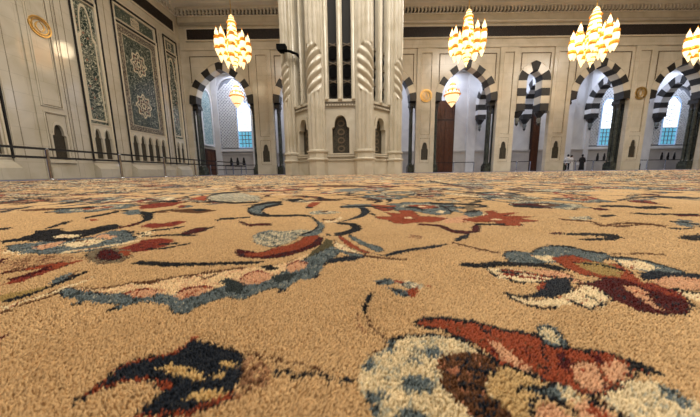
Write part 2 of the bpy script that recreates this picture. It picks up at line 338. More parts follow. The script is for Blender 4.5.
('K',[0.6448,1.088,0.7136,1.1172,0.7628,1.0646,0.7625,1.0195,0.7042,0.9812,0.6457,1.041]),
('M',[0.6658,1.0949,0.7386,1.0903,0.7428,0.9729,0.7727,1.0114,0.772,1.1395,0.6956,1.1449]),
('M',[0.8948,0.9841,0.9424,0.9951,0.9225,0.9317,0.8748,0.9222]),
('K',[0.7984,0.8399,0.8444,0.8478,0.8267,0.8105,0.7571,0.7954]),
('K',[0.9571,1.011,1.0473,1.0058,1.0636,0.9515,1.1074,0.9492,1.1583,0.9937,1.1129,0.9963,1.0988,1.056,1.0044,1.062]),
('K',[1.2071,0.9908,1.1959,1.0198,1.1391,1.0382,1.0867,0.9896,1.1419,0.9731,1.154,0.9467]),
('K',[1.2131,1.2033,1.3725,1.2772,1.5337,1.3356,1.6077,1.2568,1.6578,1.2525,1.7409,1.3164,1.6889,1.3212,1.6164,1.4088,1.4424,1.344,1.271,1.2626]),
('D',[0.6521,0.6681,0.7334,0.698,0.7763,0.6772,0.7907,0.6525,0.8159,0.6735,0.802,0.7,0.7581,0.7223,0.6726,0.6903]),
('K',[0.9108,0.8499,0.9512,0.8287,1.0105,0.8262,1.0924,0.8228,1.1281,0.8504,1.0438,0.8541,0.9828,0.8568,0.9421,0.8796]),
('M',[1.0009,0.8081,1.0588,0.7969,1.0924,0.8228,1.0333,0.8348]),
('G',[0.6624,0.799,0.7431,0.8138,0.7157,0.7633,0.6431,0.75]),
('D',[0.6037,0.7552,0.6622,0.7232,0.6522,0.6829,0.6705,0.7014,0.6819,0.7447,0.6224,0.7789]),
('D',[0.6471,0.706,0.6689,0.6725,0.7637,0.6891,0.6908,0.6538,0.6382,0.6672]),
('K',[0.7701,0.6327,0.8212,0.6315,0.8731,0.6531,0.8924,0.6686,0.8395,0.6462,0.7876,0.6475]),
('M',[1.6078,1.4742,1.6442,1.4103,1.7283,1.4833,1.6942,1.5542]),
('M',[0.4508,0.588,0.4771,0.5923,0.4872,0.6055,0.4603,0.601]),
('D',[0.4425,0.4378,0.4988,0.4429,0.5349,0.4373,0.5424,0.4437,0.506,0.4495,0.4487,0.4443]),
('G',[1.2051,1.9004,1.5399,1.9579,1.6379,1.7449,1.3378,1.6982]),
('T',[2.0534,1.9918,2.2033,2.0278,1.9284,1.797]),
('D',[1.4252,1.8104,1.5534,1.8407,1.6466,1.9527,1.5093,1.9189]),
('T',[0.254,0.4314,0.2701,0.4534,0.2953,0.4651,0.3149,0.4531,0.3543,0.4836,0.3792,0.4968,0.4121,0.4964,0.4227,0.4641,0.4475,0.4522,0.4337,0.4253,0.3875,0.397,0.3444,0.4016,0.3159,0.4016,0.2748,0.3928,0.2514,0.4065]),
('K',[0.2542,0.4296,0.2687,0.4497,0.2856,0.4578,0.2903,0.4666,0.2715,0.4572,0.2539,0.4331]),
('K',[0.3353,0.4665,0.3733,0.4884,0.4071,0.4881,0.4178,0.4568,0.4365,0.4425,0.4446,0.4507,0.426,0.4655,0.4155,0.4981,0.3803,0.4985,0.3407,0.4754]),
('C',[0.3056,0.4364,0.3383,0.4362,0.3391,0.4109,0.3097,0.4086]),
('T',[0.4271,0.4253,0.4387,0.4304,0.4551,0.4252,0.4747,0.4058,0.4752,0.3799,0.4807,0.3643,0.4619,0.357,0.4243,0.3606,0.4121,0.3759,0.4152,0.4014]),
('K',[0.4235,0.4216,0.4512,0.4215,0.4707,0.4025,0.4715,0.3769,0.4771,0.3616,0.4844,0.3671,0.479,0.3828,0.4787,0.4092,0.4591,0.429,0.4308,0.4292]),
('C',[0.4243,0.4106,0.464,0.4105,0.4576,0.3799,0.4327,0.3681,0.4121,0.3759]),
('R',[0.3339,0.4258,0.3804,0.4414,0.3847,0.4205,0.3917,0.4015,0.4141,0.3925,0.404,0.368,0.3843,0.3364,0.3514,0.3299,0.3342,0.3395,0.3229,0.3497,0.317,0.368,0.3216,0.3927]),
('O',[0.3523,0.4015,0.3832,0.4061,0.3988,0.3925,0.3954,0.368,0.3651,0.3463,0.3469,0.3532,0.3413,0.3759]),
('K',[0.3478,0.3982,0.3581,0.3937,0.3803,0.3894,0.3865,0.377,0.3923,0.3653,0.3985,0.3709,0.3928,0.3829,0.3866,0.3958,0.364,0.4004,0.3537,0.405]),
('K',[0.1577,0.393,0.1758,0.402,0.1981,0.3974,0.22,0.4089,0.2433,0.4065,0.2728,0.4017,0.3031,0.3994,0.3149,0.3841,0.317,0.368,0.2994,0.3642,0.2829,0.3821,0.2537,0.3842,0.224,0.3863,0.1898,0.38,0.1684,0.3843]),
('S',[0.2587,0.38,0.2832,0.3719,0.3037,0.3604,0.3045,0.3394,0.3028,0.3267,0.2832,0.3266,0.269,0.3427,0.2677,0.3604]),
('N',[0.4075,0.3605,0.4398,0.3681,0.4594,0.3606,0.4895,0.357,0.4601,0.3303,0.4429,0.3415,0.4126,0.3381,0.384,0.3301]),
('S',[0.4002,0.3364,0.4356,0.3465,0.4583,0.3431,0.4642,0.3335,0.4262,0.3045,0.4042,0.3097,0.393,0.321]),
('C',[0.3925,0.3153,0.4029,0.2992,0.4127,0.2942,0.3882,0.2754,0.3847,0.2891]),
('K',[0.3898,0.31,0.4031,0.2994,0.4129,0.2945,0.4192,0.299,0.4093,0.3041,0.396,0.315]),
('K',[0.367,0.2869,0.3702,0.2734,0.3664,0.2591,0.3715,0.2623,0.3756,0.2771,0.3726,0.2911]),
('M',[0.2872,0.3236,0.3121,0.3298,0.34,0.3428,0.3644,0.3429,0.3775,0.33,0.393,0.321,0.3912,0.2991,0.3785,0.2798,0.3611,0.2626,0.3426,0.2528,0.3249,0.2489,0.3142,0.2525,0.298,0.2561,0.2981,0.2682,0.2961,0.2837,0.2962,0.3011,0.2862,0.3147]),
('V',[0.3678,0.3396,0.39,0.324,0.3944,0.3017,0.3787,0.2843,0.3676,0.2989,0.3645,0.318]),
('S',[0.3427,0.315,0.3582,0.318,0.3562,0.3014,0.3363,0.2794,0.3326,0.2685,0.3292,0.2584,0.3202,0.2622,0.3285,0.2794,0.3317,0.2961]),
('C',[0.1991,0.38,0.2183,0.3759,0.246,0.3719,0.2671,0.3495,0.2775,0.3361,0.2504,0.3265,0.2174,0.3263,0.198,0.3391]),
('R',[0.2138,0.3681,0.2386,0.3605,0.2575,0.3462,0.2773,0.3394,0.2827,0.346,0.2627,0.353,0.2437,0.3678,0.2184,0.3758]),
('V',[0.2128,0.3534,0.2346,0.3429,0.255,0.3331,0.2596,0.3389,0.2389,0.3491,0.2169,0.3599]),
('K',[0.1983,0.3774,0.1958,0.3576,0.1982,0.3432,0.2025,0.3486,0.2002,0.363,0.2029,0.3827]),
('K',[0.2047,0.3397,0.2086,0.3298,0.2182,0.3236,0.2477,0.3228,0.2518,0.3283,0.2219,0.3291,0.2126,0.3354,0.2089,0.3453]),
('K',[0.2077,0.3651,0.2196,0.3576,0.2347,0.3539,0.2383,0.3594,0.2231,0.3631,0.2112,0.3709]),
('N',[0.255,0.3328,0.28,0.3427,0.3004,0.3394,0.2759,0.3176,0.2718,0.3036,0.2402,0.2881,0.2209,0.2855,0.2057,0.2854,0.1947,0.2902,0.216,0.2954,0.2388,0.3174]),
('R',[0.2284,0.3116,0.25,0.3296,0.2473,0.3204,0.2276,0.3033]),
('C',[0.1834,0.2952,0.1932,0.2841,0.2117,0.2807,0.2383,0.2856,0.2683,0.3009,0.2911,0.3206,0.3013,0.3177,0.3021,0.2985,0.2882,0.279,0.268,0.2658,0.2514,0.2616,0.246,0.2742,0.2226,0.2654,0.2062,0.2653,0.1927,0.2694,0.1829,0.2805]),
('K',[0.1798,0.2967,0.1799,0.2805,0.1853,0.267,0.2015,0.2588,0.22,0.262,0.2235,0.2668,0.205,0.2635,0.1891,0.2717,0.1841,0.2852,0.1843,0.3014]),
('K',[0.1801,0.2964,0.1881,0.2876,0.2007,0.2817,0.2044,0.2867,0.1918,0.2927,0.1839,0.3017]),
('K',[0.2417,0.2762,0.2473,0.2697,0.2514,0.2593,0.2735,0.27,0.2937,0.2801,0.3039,0.2957,0.3042,0.3038,0.2979,0.2984,0.2978,0.2912,0.2939,0.2827,0.2768,0.2746,0.2556,0.264,0.2522,0.2744,0.2466,0.2812]),
('K',[0.2702,0.2857,0.2739,0.2812,0.2712,0.2749,0.2763,0.2785,0.2794,0.286,0.2756,0.291]),
('R',[-0.5678,0.3595,-0.5519,0.3719,-0.5382,0.3942,-0.517,0.4062,-0.4917,0.4163,-0.4935,0.3941,-0.4893,0.3761,-0.4936,0.3596,-0.4976,0.3443,-0.5083,0.3407,-0.5179,0.3719]),
('V',[-0.5083,0.3407,-0.5182,0.3596,-0.5175,0.385,-0.4923,0.3677,-0.4866,0.3481,-0.4872,0.3203,-0.5,0.3139,-0.5088,0.3301]),
('M',[-0.5107,0.3265,-0.5017,0.3477,-0.5109,0.3803,-0.5243,0.3897,-0.5138,0.3559,-0.5223,0.3339]),
('M',[-0.5566,0.3521,-0.5407,0.364,-0.5515,0.3714,-0.5673,0.3591]),
('M',[-0.5769,0.414,-0.5739,0.4218,-0.5589,0.4088]),
('M',[-0.6648,0.4249,-0.6572,0.4303,-0.6245,0.404,-0.6338,0.404]),
('T',[-0.4369,0.3237,-0.4491,0.3408,-0.4528,0.3596,-0.4417,0.3557,-0.4257,0.3304,-0.4245,0.3174]),
('D',[-0.4315,0.3422,-0.4482,0.3735,-0.4556,0.3788,-0.4382,0.3468]),
('O',[-0.4619,0.2882,-0.4405,0.3022,-0.4278,0.3142,-0.4234,0.3052,-0.4245,0.2807,-0.4326,0.2685]),
('C',[-0.4193,0.2595,-0.4109,0.271,-0.4054,0.2913,-0.3993,0.3207,-0.3959,0.3446,-0.3906,0.3272,-0.3921,0.2968,-0.4016,0.2735,-0.4038,0.2491]),
('K',[-0.428,0.2657,-0.4198,0.2777,-0.4144,0.2934,-0.4193,0.3138,-0.4208,0.3332,-0.4236,0.359,-0.4357,0.3685,-0.432,0.3415,-0.4299,0.3211,-0.4242,0.3,-0.4292,0.2838,-0.4373,0.2714]),
('D',[-0.3956,0.2438,-0.3957,0.2604,-0.3863,0.2817,-0.3858,0.3034,-0.3914,0.3075,-0.3915,0.2853,-0.4007,0.2635,-0.4002,0.2465]),
('H',[-0.5266,0.4528,-0.54,0.4784,-0.522,0.492,-0.4593,0.4712,-0.4185,0.4292,-0.4156,0.4011,-0.4438,0.394,-0.4832,0.4137]),
('M',[-0.5083,0.4527,-0.5229,0.4783,-0.5016,0.4781,-0.4521,0.4464,-0.4304,0.4239,-0.4362,0.411,-0.46,0.4161,-0.4836,0.4295]),
('K',[-0.5386,0.46,-0.5015,0.4251,-0.4959,0.4233,-0.5324,0.458]),
('R',[-0.4781,0.4649,-0.4635,0.4712,-0.4323,0.4463,-0.4387,0.4405]),
('K',[-0.3902,0.3986,-0.3874,0.4133,-0.3449,0.4057,-0.2723,0.4031,-0.2047,0.4078,-0.1602,0.4101,-0.1685,0.3958,-0.2065,0.3936,-0.2634,0.3891,-0.3111,0.3847,-0.366,0.3893]),
('F',[-0.3984,0.3113,-0.3711,0.3085,-0.344,0.3028,-0.3322,0.3117,-0.3227,0.321,-0.3027,0.3211,-0.2902,0.3377,-0.2579,0.3449,-0.2337,0.3678,-0.1917,0.3803,-0.1622,0.3803,-0.1248,0.4028,-0.0912,0.45,-0.0958,0.4027,-0.11,0.3678,-0.1291,0.3416,-0.157,0.3217,-0.1837,0.3065,-0.1954,0.2927,-0.2141,0.2823,-0.2537,0.2923,-0.273,0.2844,-0.3139,0.2866,-0.3583,0.297]),
('T',[-0.3941,0.2941,-0.3984,0.3113,-0.3714,0.3026,-0.3419,0.2944,-0.3192,0.2918,-0.302,0.2947,-0.2775,0.2895,-0.2624,0.2949,-0.2493,0.295,-0.2158,0.2848,-0.197,0.2953,-0.1869,0.3124,-0.1736,0.3185,-0.1599,0.3281,-0.1395,0.3381,-0.1241,0.3488,-0.1147,0.3678,-0.1077,0.4027,-0.088,0.4331,-0.0711,0.4681,-0.0543,0.4944,-0.0321,0.4677,-0.0407,0.4329,-0.055,0.4026,-0.0568,0.3679,-0.0627,0.3384,-0.0836,0.3349,-0.0927,0.3158,-0.0946,0.2987,-0.1112,0.3098,-0.1243,0.2985,-0.1356,0.2829,-0.1421,0.2756,-0.1617,0.2852,-0.1724,0.2753,-0.1835,0.2639,-0.1874,0.2473,-0.1959,0.2453,-0.2146,0.2551,-0.218,0.2658,-0.2341,0.2679,-0.2581,0.2746,-0.27,0.2609,-0.2769,0.2524,-0.2815,0.2523,-0.2825,0.2652,-0.3065,0.2672,-0.3326,0.274,-0.3412,0.2602,-0.3388,0.274,-0.3702,0.2811]),
('K',[-0.3333,0.2609,-0.3291,0.2712,-0.3334,0.2745,-0.3375,0.2641]),
('K',[-0.2797,0.251,-0.2772,0.2626,-0.2809,0.2656,-0.2833,0.2537]),
('D',[-0.3582,0.3032,-0.3297,0.3092,-0.3202,0.3216,-0.2929,0.3233,-0.2632,0.342,-0.2214,0.3606,-0.1818,0.3768,-0.1853,0.3838,-0.2255,0.3671,-0.2678,0.3478,-0.2977,0.3286,-0.3254,0.3269,-0.3349,0.3141,-0.3636,0.308]),
('D',[-0.3208,0.3218,-0.2936,0.3157,-0.2825,0.3285,-0.287,0.3333,-0.2977,0.3203,-0.3249,0.3266]),
('D',[-0.2509,0.3354,-0.2457,0.3495,-0.2216,0.3353,-0.2114,0.3572,-0.2153,0.3626,-0.225,0.3405,-0.2494,0.3551,-0.2551,0.3402]),
('S',[-0.3008,0.292,-0.2938,0.3002,-0.2809,0.3089,-0.2603,0.3004,-0.2559,0.287,-0.2771,0.2818]),
('V',[-0.2989,0.2903,-0.2919,0.2998,-0.2781,0.3055,-0.2569,0.2959,-0.2592,0.2994,-0.2813,0.3094,-0.2956,0.3035,-0.3027,0.2937]),
('S',[-0.2304,0.2872,-0.2289,0.3034,-0.2162,0.3152,-0.1965,0.3123,-0.1947,0.2981,-0.2049,0.2874,-0.2161,0.2798]),
('V',[-0.2286,0.2908,-0.2278,0.3043,-0.2147,0.313,-0.1939,0.3101,-0.1964,0.3146,-0.2178,0.3175,-0.2313,0.3083,-0.2321,0.2941]),
('R',[-0.2139,0.2882,-0.2098,0.3016,-0.2131,0.3054,-0.2172,0.2917]),
('S',[-0.1714,0.3313,-0.1709,0.3524,-0.1573,0.3678,-0.1342,0.3562,-0.125,0.3382,-0.1388,0.3218,-0.1556,0.3186]),
('V',[-0.1685,0.3328,-0.1685,0.3517,-0.156,0.3648,-0.1335,0.3534,-0.1349,0.3589,-0.1585,0.3709,-0.1718,0.3568,-0.1717,0.3365]),
('S',[-0.1208,0.389,-0.1061,0.4174,-0.0856,0.4027,-0.0851,0.376,-0.1047,0.36]),
('V',[-0.1178,0.3859,-0.1039,0.4087,-0.0843,0.3947,-0.0849,0.4013,-0.1059,0.4161,-0.1205,0.3921]),
('L',[-0.197,0.3279,-0.1912,0.3415,-0.1714,0.3313,-0.1528,0.3155,-0.1504,0.293,-0.1646,0.2955,-0.1756,0.3066,-0.1836,0.3216]),
('K',[-0.1656,0.3846,-0.1473,0.3935,-0.1251,0.376,-0.1415,0.3678]),
('L',[-0.1274,0.3452,-0.1047,0.36,-0.0909,0.36,-0.0979,0.3349,-0.1138,0.3219]),
('K',[-0.0977,0.304,-0.1055,0.2983,-0.1021,0.305,-0.1051,0.3089,-0.1051,0.2936,-0.0956,0.2988]),
('K',[-0.0563,0.3596,-0.0659,0.3449,-0.0636,0.3388,-0.0541,0.353]),
('N',[-0.0504,0.4223,-0.0245,0.4328,0.0063,0.4437,0.0187,0.4326,-0.0062,0.4121,-0.0317,0.4073,-0.0555,0.3933]),
('D',[-0.0359,0.4632,0.0024,0.4395,0.0374,0.4233,0.0385,0.4311,0.0029,0.4479,-0.036,0.4724]),
('D',[0.0166,0.4278,0.0542,0.4173,0.0825,0.4123,0.0844,0.4212,0.0556,0.4265,0.0172,0.4374]),
('T',[-0.0529,0.4737,-0.0161,0.4375,0.006,0.4318,0.0065,0.4445,-0.0155,0.4502,-0.0529,0.4881]),
('T',[0.0211,0.3287,0.0345,0.3386,0.0496,0.3353,0.045,0.3225,0.0283,0.3164]),
('K',[0.0234,0.3198,0.0362,0.326,0.0363,0.3316,0.0233,0.3252]),
('T',[0.0382,0.3106,0.0534,0.3078,0.0646,0.2997,0.0644,0.2868,0.0547,0.2867,0.0453,0.2969]),
('N',[0.0409,0.3048,0.0511,0.2968,0.0602,0.2867,0.0623,0.2919,0.053,0.3024,0.0426,0.3108]),
('G',[0.0477,0.332,0.0733,0.3289,0.0879,0.3167,0.0798,0.3052,0.0604,0.3107]),
('R',[0.0619,0.3051,0.0779,0.3137,0.071,0.2893,0.0627,0.2843]),
('R',[0.0483,0.3276,0.0611,0.3229,0.0625,0.3285,0.0495,0.3333]),
('R',[0.09,0.3197,0.0944,0.3167,0.0902,0.3109]),
('K',[0.0192,0.2994,0.0112,0.2889,0.0059,0.2722,0.0045,0.2592,0.0054,0.2512,0.0098,0.2532,0.0103,0.2678,0.017,0.284]),
('D',[0.0064,0.2504,0.01,0.2322,0.0161,0.2176,0.023,0.2103,0.0276,0.2036,0.0291,0.2059,0.0245,0.2129,0.0178,0.2201,0.012,0.2341,0.0087,0.2521]),
('P',[-0.0023,0.2508,-0.0002,0.2272,0.0066,0.216,0.0082,0.2184,0.0019,0.2288,0.0001,0.2515]),
('M',[-0.3451,0.2095,-0.3393,0.2111,-0.3311,0.2082,-0.3387,0.2052]),
('R',[-0.1917,0.1378,-0.1916,0.15,-0.1911,0.1623,-0.1923,0.1731,-0.1821,0.1819,-0.169,0.1868,-0.157,0.1918,-0.1544,0.2035,-0.1563,0.2121,-0.1496,0.2078,-0.1461,0.2023,-0.1473,0.1932,-0.1354,0.1885,-0.095,0.1603,-0.0841,0.1458,-0.0952,0.1411,-0.1072,0.134,-0.1311,0.1316,-0.1414,0.1289,-0.1414,0.136,-0.1393,0.1455,-0.1373,0.1518,-0.1544,0.1592,-0.1723,0.158,-0.1791,0.1536,-0.1861,0.1477]),
('N',[-0.1887,0.1501,-0.1886,0.1614,-0.1887,0.1711,-0.1792,0.1786,-0.1662,0.1833,-0.1544,0.1882,-0.1534,0.1995,-0.1506,0.2064,-0.1405,0.2037,-0.1179,0.1961,-0.0977,0.1891,-0.091,0.1779,-0.0885,0.1622,-0.0879,0.1536,-0.0977,0.1455,-0.1099,0.138,-0.1192,0.1372,-0.1332,0.1342,-0.1404,0.1334,-0.1411,0.1395,-0.1384,0.147,-0.1379,0.1527,-0.1317,0.157,-0.1432,0.1594,-0.1582,0.1638,-0.1748,0.1607,-0.1817,0.1561]),
('W',[-0.1576,0.1726,-0.1487,0.177,-0.1336,0.173,-0.1231,0.1692,-0.1124,0.1618,-0.1193,0.1608,-0.136,0.1651,-0.1466,0.1668]),
('W',[-0.1197,0.1474,-0.1145,0.1523,-0.1022,0.1533,-0.0912,0.1503,-0.0977,0.1455,-0.1103,0.1438]),
('W',[-0.1122,0.1808,-0.0985,0.1799,-0.0971,0.1736,-0.1093,0.1755]),
('W',[-0.1117,0.1684,-0.1034,0.1676,-0.1019,0.162,-0.1104,0.1637]),
('P',[-0.0958,0.1867,-0.0793,0.1813,-0.0672,0.1701,-0.0661,0.1565,-0.0794,0.1505,-0.0834,0.1443,-0.0876,0.1604]),
('D',[-0.0979,0.1891,-0.0846,0.1858,-0.0734,0.1826,-0.0554,0.1775,-0.0305,0.1718,-0.0305,0.1737,-0.0556,0.1795,-0.0737,0.1847,-0.0851,0.188,-0.0986,0.1914]),
('D',[-0.0855,0.1562,-0.0754,0.1581,-0.0688,0.16,-0.0696,0.1615,-0.0763,0.1596,-0.0864,0.1577]),
('K',[-0.0652,0.164,-0.0623,0.1664,-0.0594,0.168,-0.0562,0.1683,-0.0532,0.1667,-0.0488,0.1602,-0.046,0.1646,-0.0426,0.1647,-0.0356,0.1665,-0.0299,0.1659,-0.0261,0.164,-0.0216,0.1606,-0.0181,0.1631,-0.0107,0.1599,-0.0026,0.1604,-0.0026,0.1635,-0.0105,0.1637,-0.0182,0.1656,-0.0217,0.1644,-0.0253,0.1662,-0.0297,0.1699,-0.0362,0.1691,-0.0439,0.1687,-0.0476,0.1668,-0.0489,0.1639,-0.0519,0.1683,-0.0566,0.1724,-0.0606,0.1706,-0.0648,0.1702,-0.0675,0.1667]),
('Q',[-0.0019,0.1611,0.0004,0.1752,0.0071,0.1872,0.0178,0.1956,0.0275,0.2048,0.0423,0.2133,0.0657,0.215,0.0866,0.2096,0.096,0.2005,0.1017,0.1945,0.1064,0.1876,0.0816,0.128,0.0088,0.1265,0.0068,0.146,0.0016,0.152]),
('T',[0.0258,0.2061,0.0323,0.2075,0.0291,0.191,0.0242,0.1921]),
('T',[0.0297,0.206,0.0422,0.2116,0.0654,0.2141,0.0863,0.2095,0.0968,0.203,0.0987,0.2059,0.088,0.2126,0.0665,0.2174,0.0425,0.2149,0.0295,0.209]),
('T',[0.0557,0.1974,0.0654,0.1988,0.0711,0.1952,0.0663,0.1881,0.0562,0.1868]),
('T',[0.0304,0.1643,0.0379,0.169,0.0488,0.1683,0.0555,0.1612,0.0521,0.1545,0.0417,0.1543,0.0317,0.1558]),
('T',[0.002,0.1784,0.0104,0.1861,0.013,0.1775,0.0049,0.1694]),
('T',[0.0157,0.1908,0.0212,0.1957,0.0218,0.1863]),
('T',[0.0044,0.152,0.0176,0.1539,0.0199,0.15,0.0121,0.1461,0.0137,0.1345,0.0087,0.1344]),
('T',[0.022,0.1366,0.0325,0.1429,0.0413,0.1396,0.0441,0.1302,0.0192,0.1297]),
('T',[0.0367,0.1809,0.0433,0.1842,0.0508,0.1801,0.0521,0.1825,0.044,0.1869,0.0365,0.1833]),
('B',[0.0636,0.1847,0.0757,0.1917,0.0891,0.1943,0.1005,0.1921,0.1069,0.1854,0.1115,0.1781,0.1064,0.1731,0.095,0.1654,0.0884,0.1593,0.0891,0.1513,0.0948,0.1462,0.0987,0.1421,0.0973,0.1313,0.0688,0.1278,0.0695,0.1457,0.0623,0.1508,0.0589,0.1587,0.0626,0.1676,0.0609,0.1762]),
('K',[0.083,0.1748,0.0938,0.1707,0.1063,0.1704,0.1084,0.1739,0.0965,0.1751,0.0852,0.1785]),
('K',[0.0707,0.1608,0.0806,0.1581,0.0898,0.1546,0.092,0.1575,0.0831,0.1619,0.0724,0.164]),
('K',[0.0831,0.1441,0.0915,0.146,0.0988,0.1437,0.1008,0.1461,0.0933,0.1492,0.0838,0.1465]),
('K',[0.0733,0.1407,0.0804,0.1373,0.0873,0.1383,0.0882,0.1402,0.082,0.1396,0.0748,0.1426]),
('A',[0.0664,0.1743,0.0772,0.1786,0.0778,0.1726,0.0692,0.1696]),
('Y',[0.095,0.1681,0.1086,0.177,0.1189,0.1752,0.127,0.1706,0.1286,0.1625,0.1244,0.1519,0.1108,0.1444,0.095,0.1312,0.0948,0.1462,0.0898,0.1552]),
('R',[0.0561,0.2336,0.0628,0.2407,0.0725,0.239,0.0838,0.2427,0.0972,0.2375,0.1157,0.2343,0.1271,0.2279,0.138,0.2219,0.151,0.2205,0.1629,0.2177,0.163,0.2054,0.172,0.2004,0.1867,0.1982,0.2011,0.196,0.2075,0.1926,0.2122,0.1871,0.2204,0.184,0.2238,0.177,0.223,0.1713,0.2111,0.172,0.2083,0.1748,0.1987,0.169,0.1873,0.1627,0.1726,0.1567,0.1616,0.1534,0.1523,0.154,0.1456,0.1578,0.1413,0.1611,0.134,0.1652,0.127,0.1706,0.1189,0.1752,0.1109,0.1812,0.1071,0.1922,0.1015,0.2032,0.0922,0.2125,0.0816,0.2211,0.0692,0.2272,0.0579,0.2287]),
('M',[0.115,0.206,0.1178,0.1984,0.1177,0.1878,0.1131,0.1911,0.1125,0.1995]),
('M',[0.163,0.193,0.1712,0.1932,0.1669,0.1821,0.1556,0.1701,0.1559,0.1778]),
('M',[0.1907,0.1935,0.1978,0.189,0.1892,0.1784,0.1854,0.1824]),
('S',[0.1139,0.2073,0.1239,0.2048,0.1269,0.1925,0.1304,0.1815,0.1345,0.1688,0.1276,0.1715,0.1184,0.1782,0.1145,0.1877,0.1165,0.1959]),
('K',[0.0564,0.2331,0.0665,0.2383,0.0829,0.2402,0.1103,0.2337,0.1236,0.2274,0.1366,0.2198,0.1505,0.2185,0.1619,0.2145,0.1612,0.2039,0.1646,0.1986,0.1851,0.1965,0.2052,0.1921,0.2115,0.1867,0.2151,0.1897,0.2087,0.1953,0.1883,0.1999,0.1675,0.202,0.1648,0.2068,0.1655,0.2181,0.1534,0.2226,0.1394,0.224,0.1265,0.2317,0.1128,0.2383,0.0847,0.2452,0.0673,0.2432,0.0565,0.2376]),
('K',[0.2136,0.1893,0.2216,0.1851,0.225,0.178,0.2234,0.1704,0.2132,0.1739,0.2088,0.1787]),
('K',[0.0548,0.2298,0.066,0.2235,0.0801,0.2206,0.0848,0.2135,0.0922,0.2094,0.0973,0.1991,0.1041,0.1874,0.1092,0.1788,0.1215,0.174,0.1305,0.1658,0.1367,0.1591,0.1391,0.1612,0.1329,0.1681,0.1238,0.1766,0.1115,0.1815,0.1067,0.19,0.0999,0.202,0.0947,0.2129,0.0872,0.2171,0.0822,0.2247,0.0677,0.2278,0.0566,0.2342]),
('K',[0.1604,0.2034,0.1498,0.1926,0.148,0.1836,0.1384,0.1718,0.1404,0.1716,0.1502,0.1842,0.1533,0.1932,0.1618,0.2021]),
('R',[0.09,0.2322,0.1134,0.22,0.1242,0.2061,0.1266,0.2088,0.1157,0.2232,0.0919,0.2359]),
('M',[0.1376,0.2001,0.1399,0.185,0.1424,0.1869,0.1402,0.2023]),
('K',[0.115,0.2279,0.1203,0.2158,0.1229,0.2186,0.1177,0.2309]),
('S',[0.1677,0.1821,0.1821,0.1855,0.185,0.1803,0.1807,0.1724,0.1717,0.1599,0.1624,0.1557,0.1538,0.158,0.1562,0.1665]),
('S',[0.1896,0.1804,0.2071,0.1859,0.2065,0.1787,0.1911,0.1671,0.1797,0.1626,0.1803,0.1705]),
('K',[0.2022,0.1756,0.2043,0.1724,0.1947,0.1644,0.1934,0.1664,0.1908,0.1644,0.1943,0.163,0.2068,0.1733,0.2052,0.1777]),
('K',[0.1494,0.1497,0.1605,0.1518,0.1741,0.1565,0.1902,0.1619,0.1966,0.1637,0.1833,0.1598,0.1814,0.1572,0.1961,0.1621,0.1932,0.1655,0.1754,0.1586,0.1627,0.155,0.1512,0.1522]),
('Q',[0.1574,0.1503,0.174,0.1568,0.194,0.1645,0.2111,0.1657,0.2149,0.1575,0.2204,0.1472,0.2023,0.1334,0.1633,0.1309,0.1601,0.142]),
('T',[0.2106,0.1623,0.2149,0.1591,0.2161,0.1537,0.2119,0.1464,0.2031,0.1441,0.2029,0.1512]),
('T',[0.1701,0.2269,0.1833,0.2335,0.1902,0.2287,0.1863,0.211,0.1812,0.2005,0.1693,0.1991,0.163,0.2054,0.1646,0.2163]),
('Q',[0.1726,0.2238,0.1814,0.227,0.1832,0.2195,0.1777,0.2056,0.169,0.2054,0.167,0.2121]),
('T',[0.1109,0.1588,0.1231,0.1616,0.1296,0.1592,0.1405,0.1636,0.1462,0.162,0.1483,0.1579,0.1445,0.1472,0.1359,0.1492,0.1278,0.152,0.1193,0.155]),
('Q',[0.14,0.1594,0.1483,0.1612,0.149,0.1547,0.1445,0.1458,0.1393,0.1471,0.1351,0.1514]),
('K',[0.113,0.1579,0.1209,0.1573,0.1297,0.1591,0.1308,0.161,0.1221,0.1592,0.1144,0.1599]),
('K',[0.1094,0.1453,0.1196,0.1493,0.1287,0.1494,0.1317,0.1435,0.1336,0.1342,0.1368,0.136,0.1358,0.1462,0.1311,0.1517,0.1216,0.153,0.11,0.1478]),
('K',[0.111,0.1463,0.1077,0.1399,0.0995,0.1324,0.1007,0.1315,0.11,0.1394,0.1135,0.1468]),
('S',[0.1054,0.132,0.1132,0.1424,0.1239,0.1468,0.1283,0.1427,0.1284,0.1325]),
('S',[0.1405,0.15,0.1509,0.1487,0.1557,0.1419,0.1565,0.1331,0.1331,0.1326]),
('R',[0.1445,0.1444,0.1521,0.1445,0.1518,0.133,0.1425,0.1328]),
('K',[0.1481,0.1505,0.1503,0.1459,0.1577,0.1418,0.1597,0.1323,0.1627,0.134,0.1601,0.1434,0.154,0.1488,0.1512,0.1528]),
]
# ------------------------------------------------------------------ room frame
XL = -16.7                       # left wall face
BY = 25.5; TILT = math.radians(2.0)
BW = Matrix.Translation((0,BY,0)) @ Matrix.Rotation(TILT, 4, 'Z')   # u along the wall, v = depth away from the hall, z up
def bwp(u, v, z=0): return BW @ Vector((u,v,z))
LW = Matrix(((0,-1,0,XL),(1,0,0,0),(0,0,1,0),(0,0,0,1)))           # u = world Y, v = depth into the left wall
ZC = 15.25                       # ceiling
FZ = -.012                       # marble floor under the carpet

def S(u): return u*(1+.0012*max(u,0))     # the arcade runs slightly away from the viewer
# floor and ceiling
m = MB(); m.box(-17.4,46,-14,34,-.3,FZ); structure(m.build('floor', M['floor']))
m = MB(); m.box(-17.4,46,-14,34,ZC,ZC+.3)
structure(m.build('ceiling', M['ceil']))
k = 0
for y in (24.2, 21.4, 18.6):
    m = MB(); m.box(-16.6,40,y-.18,y+.18,ZC-.22,ZC+.02); k += 1
    structure(m.build('trim_%d' % (20+k), M['ceil']))

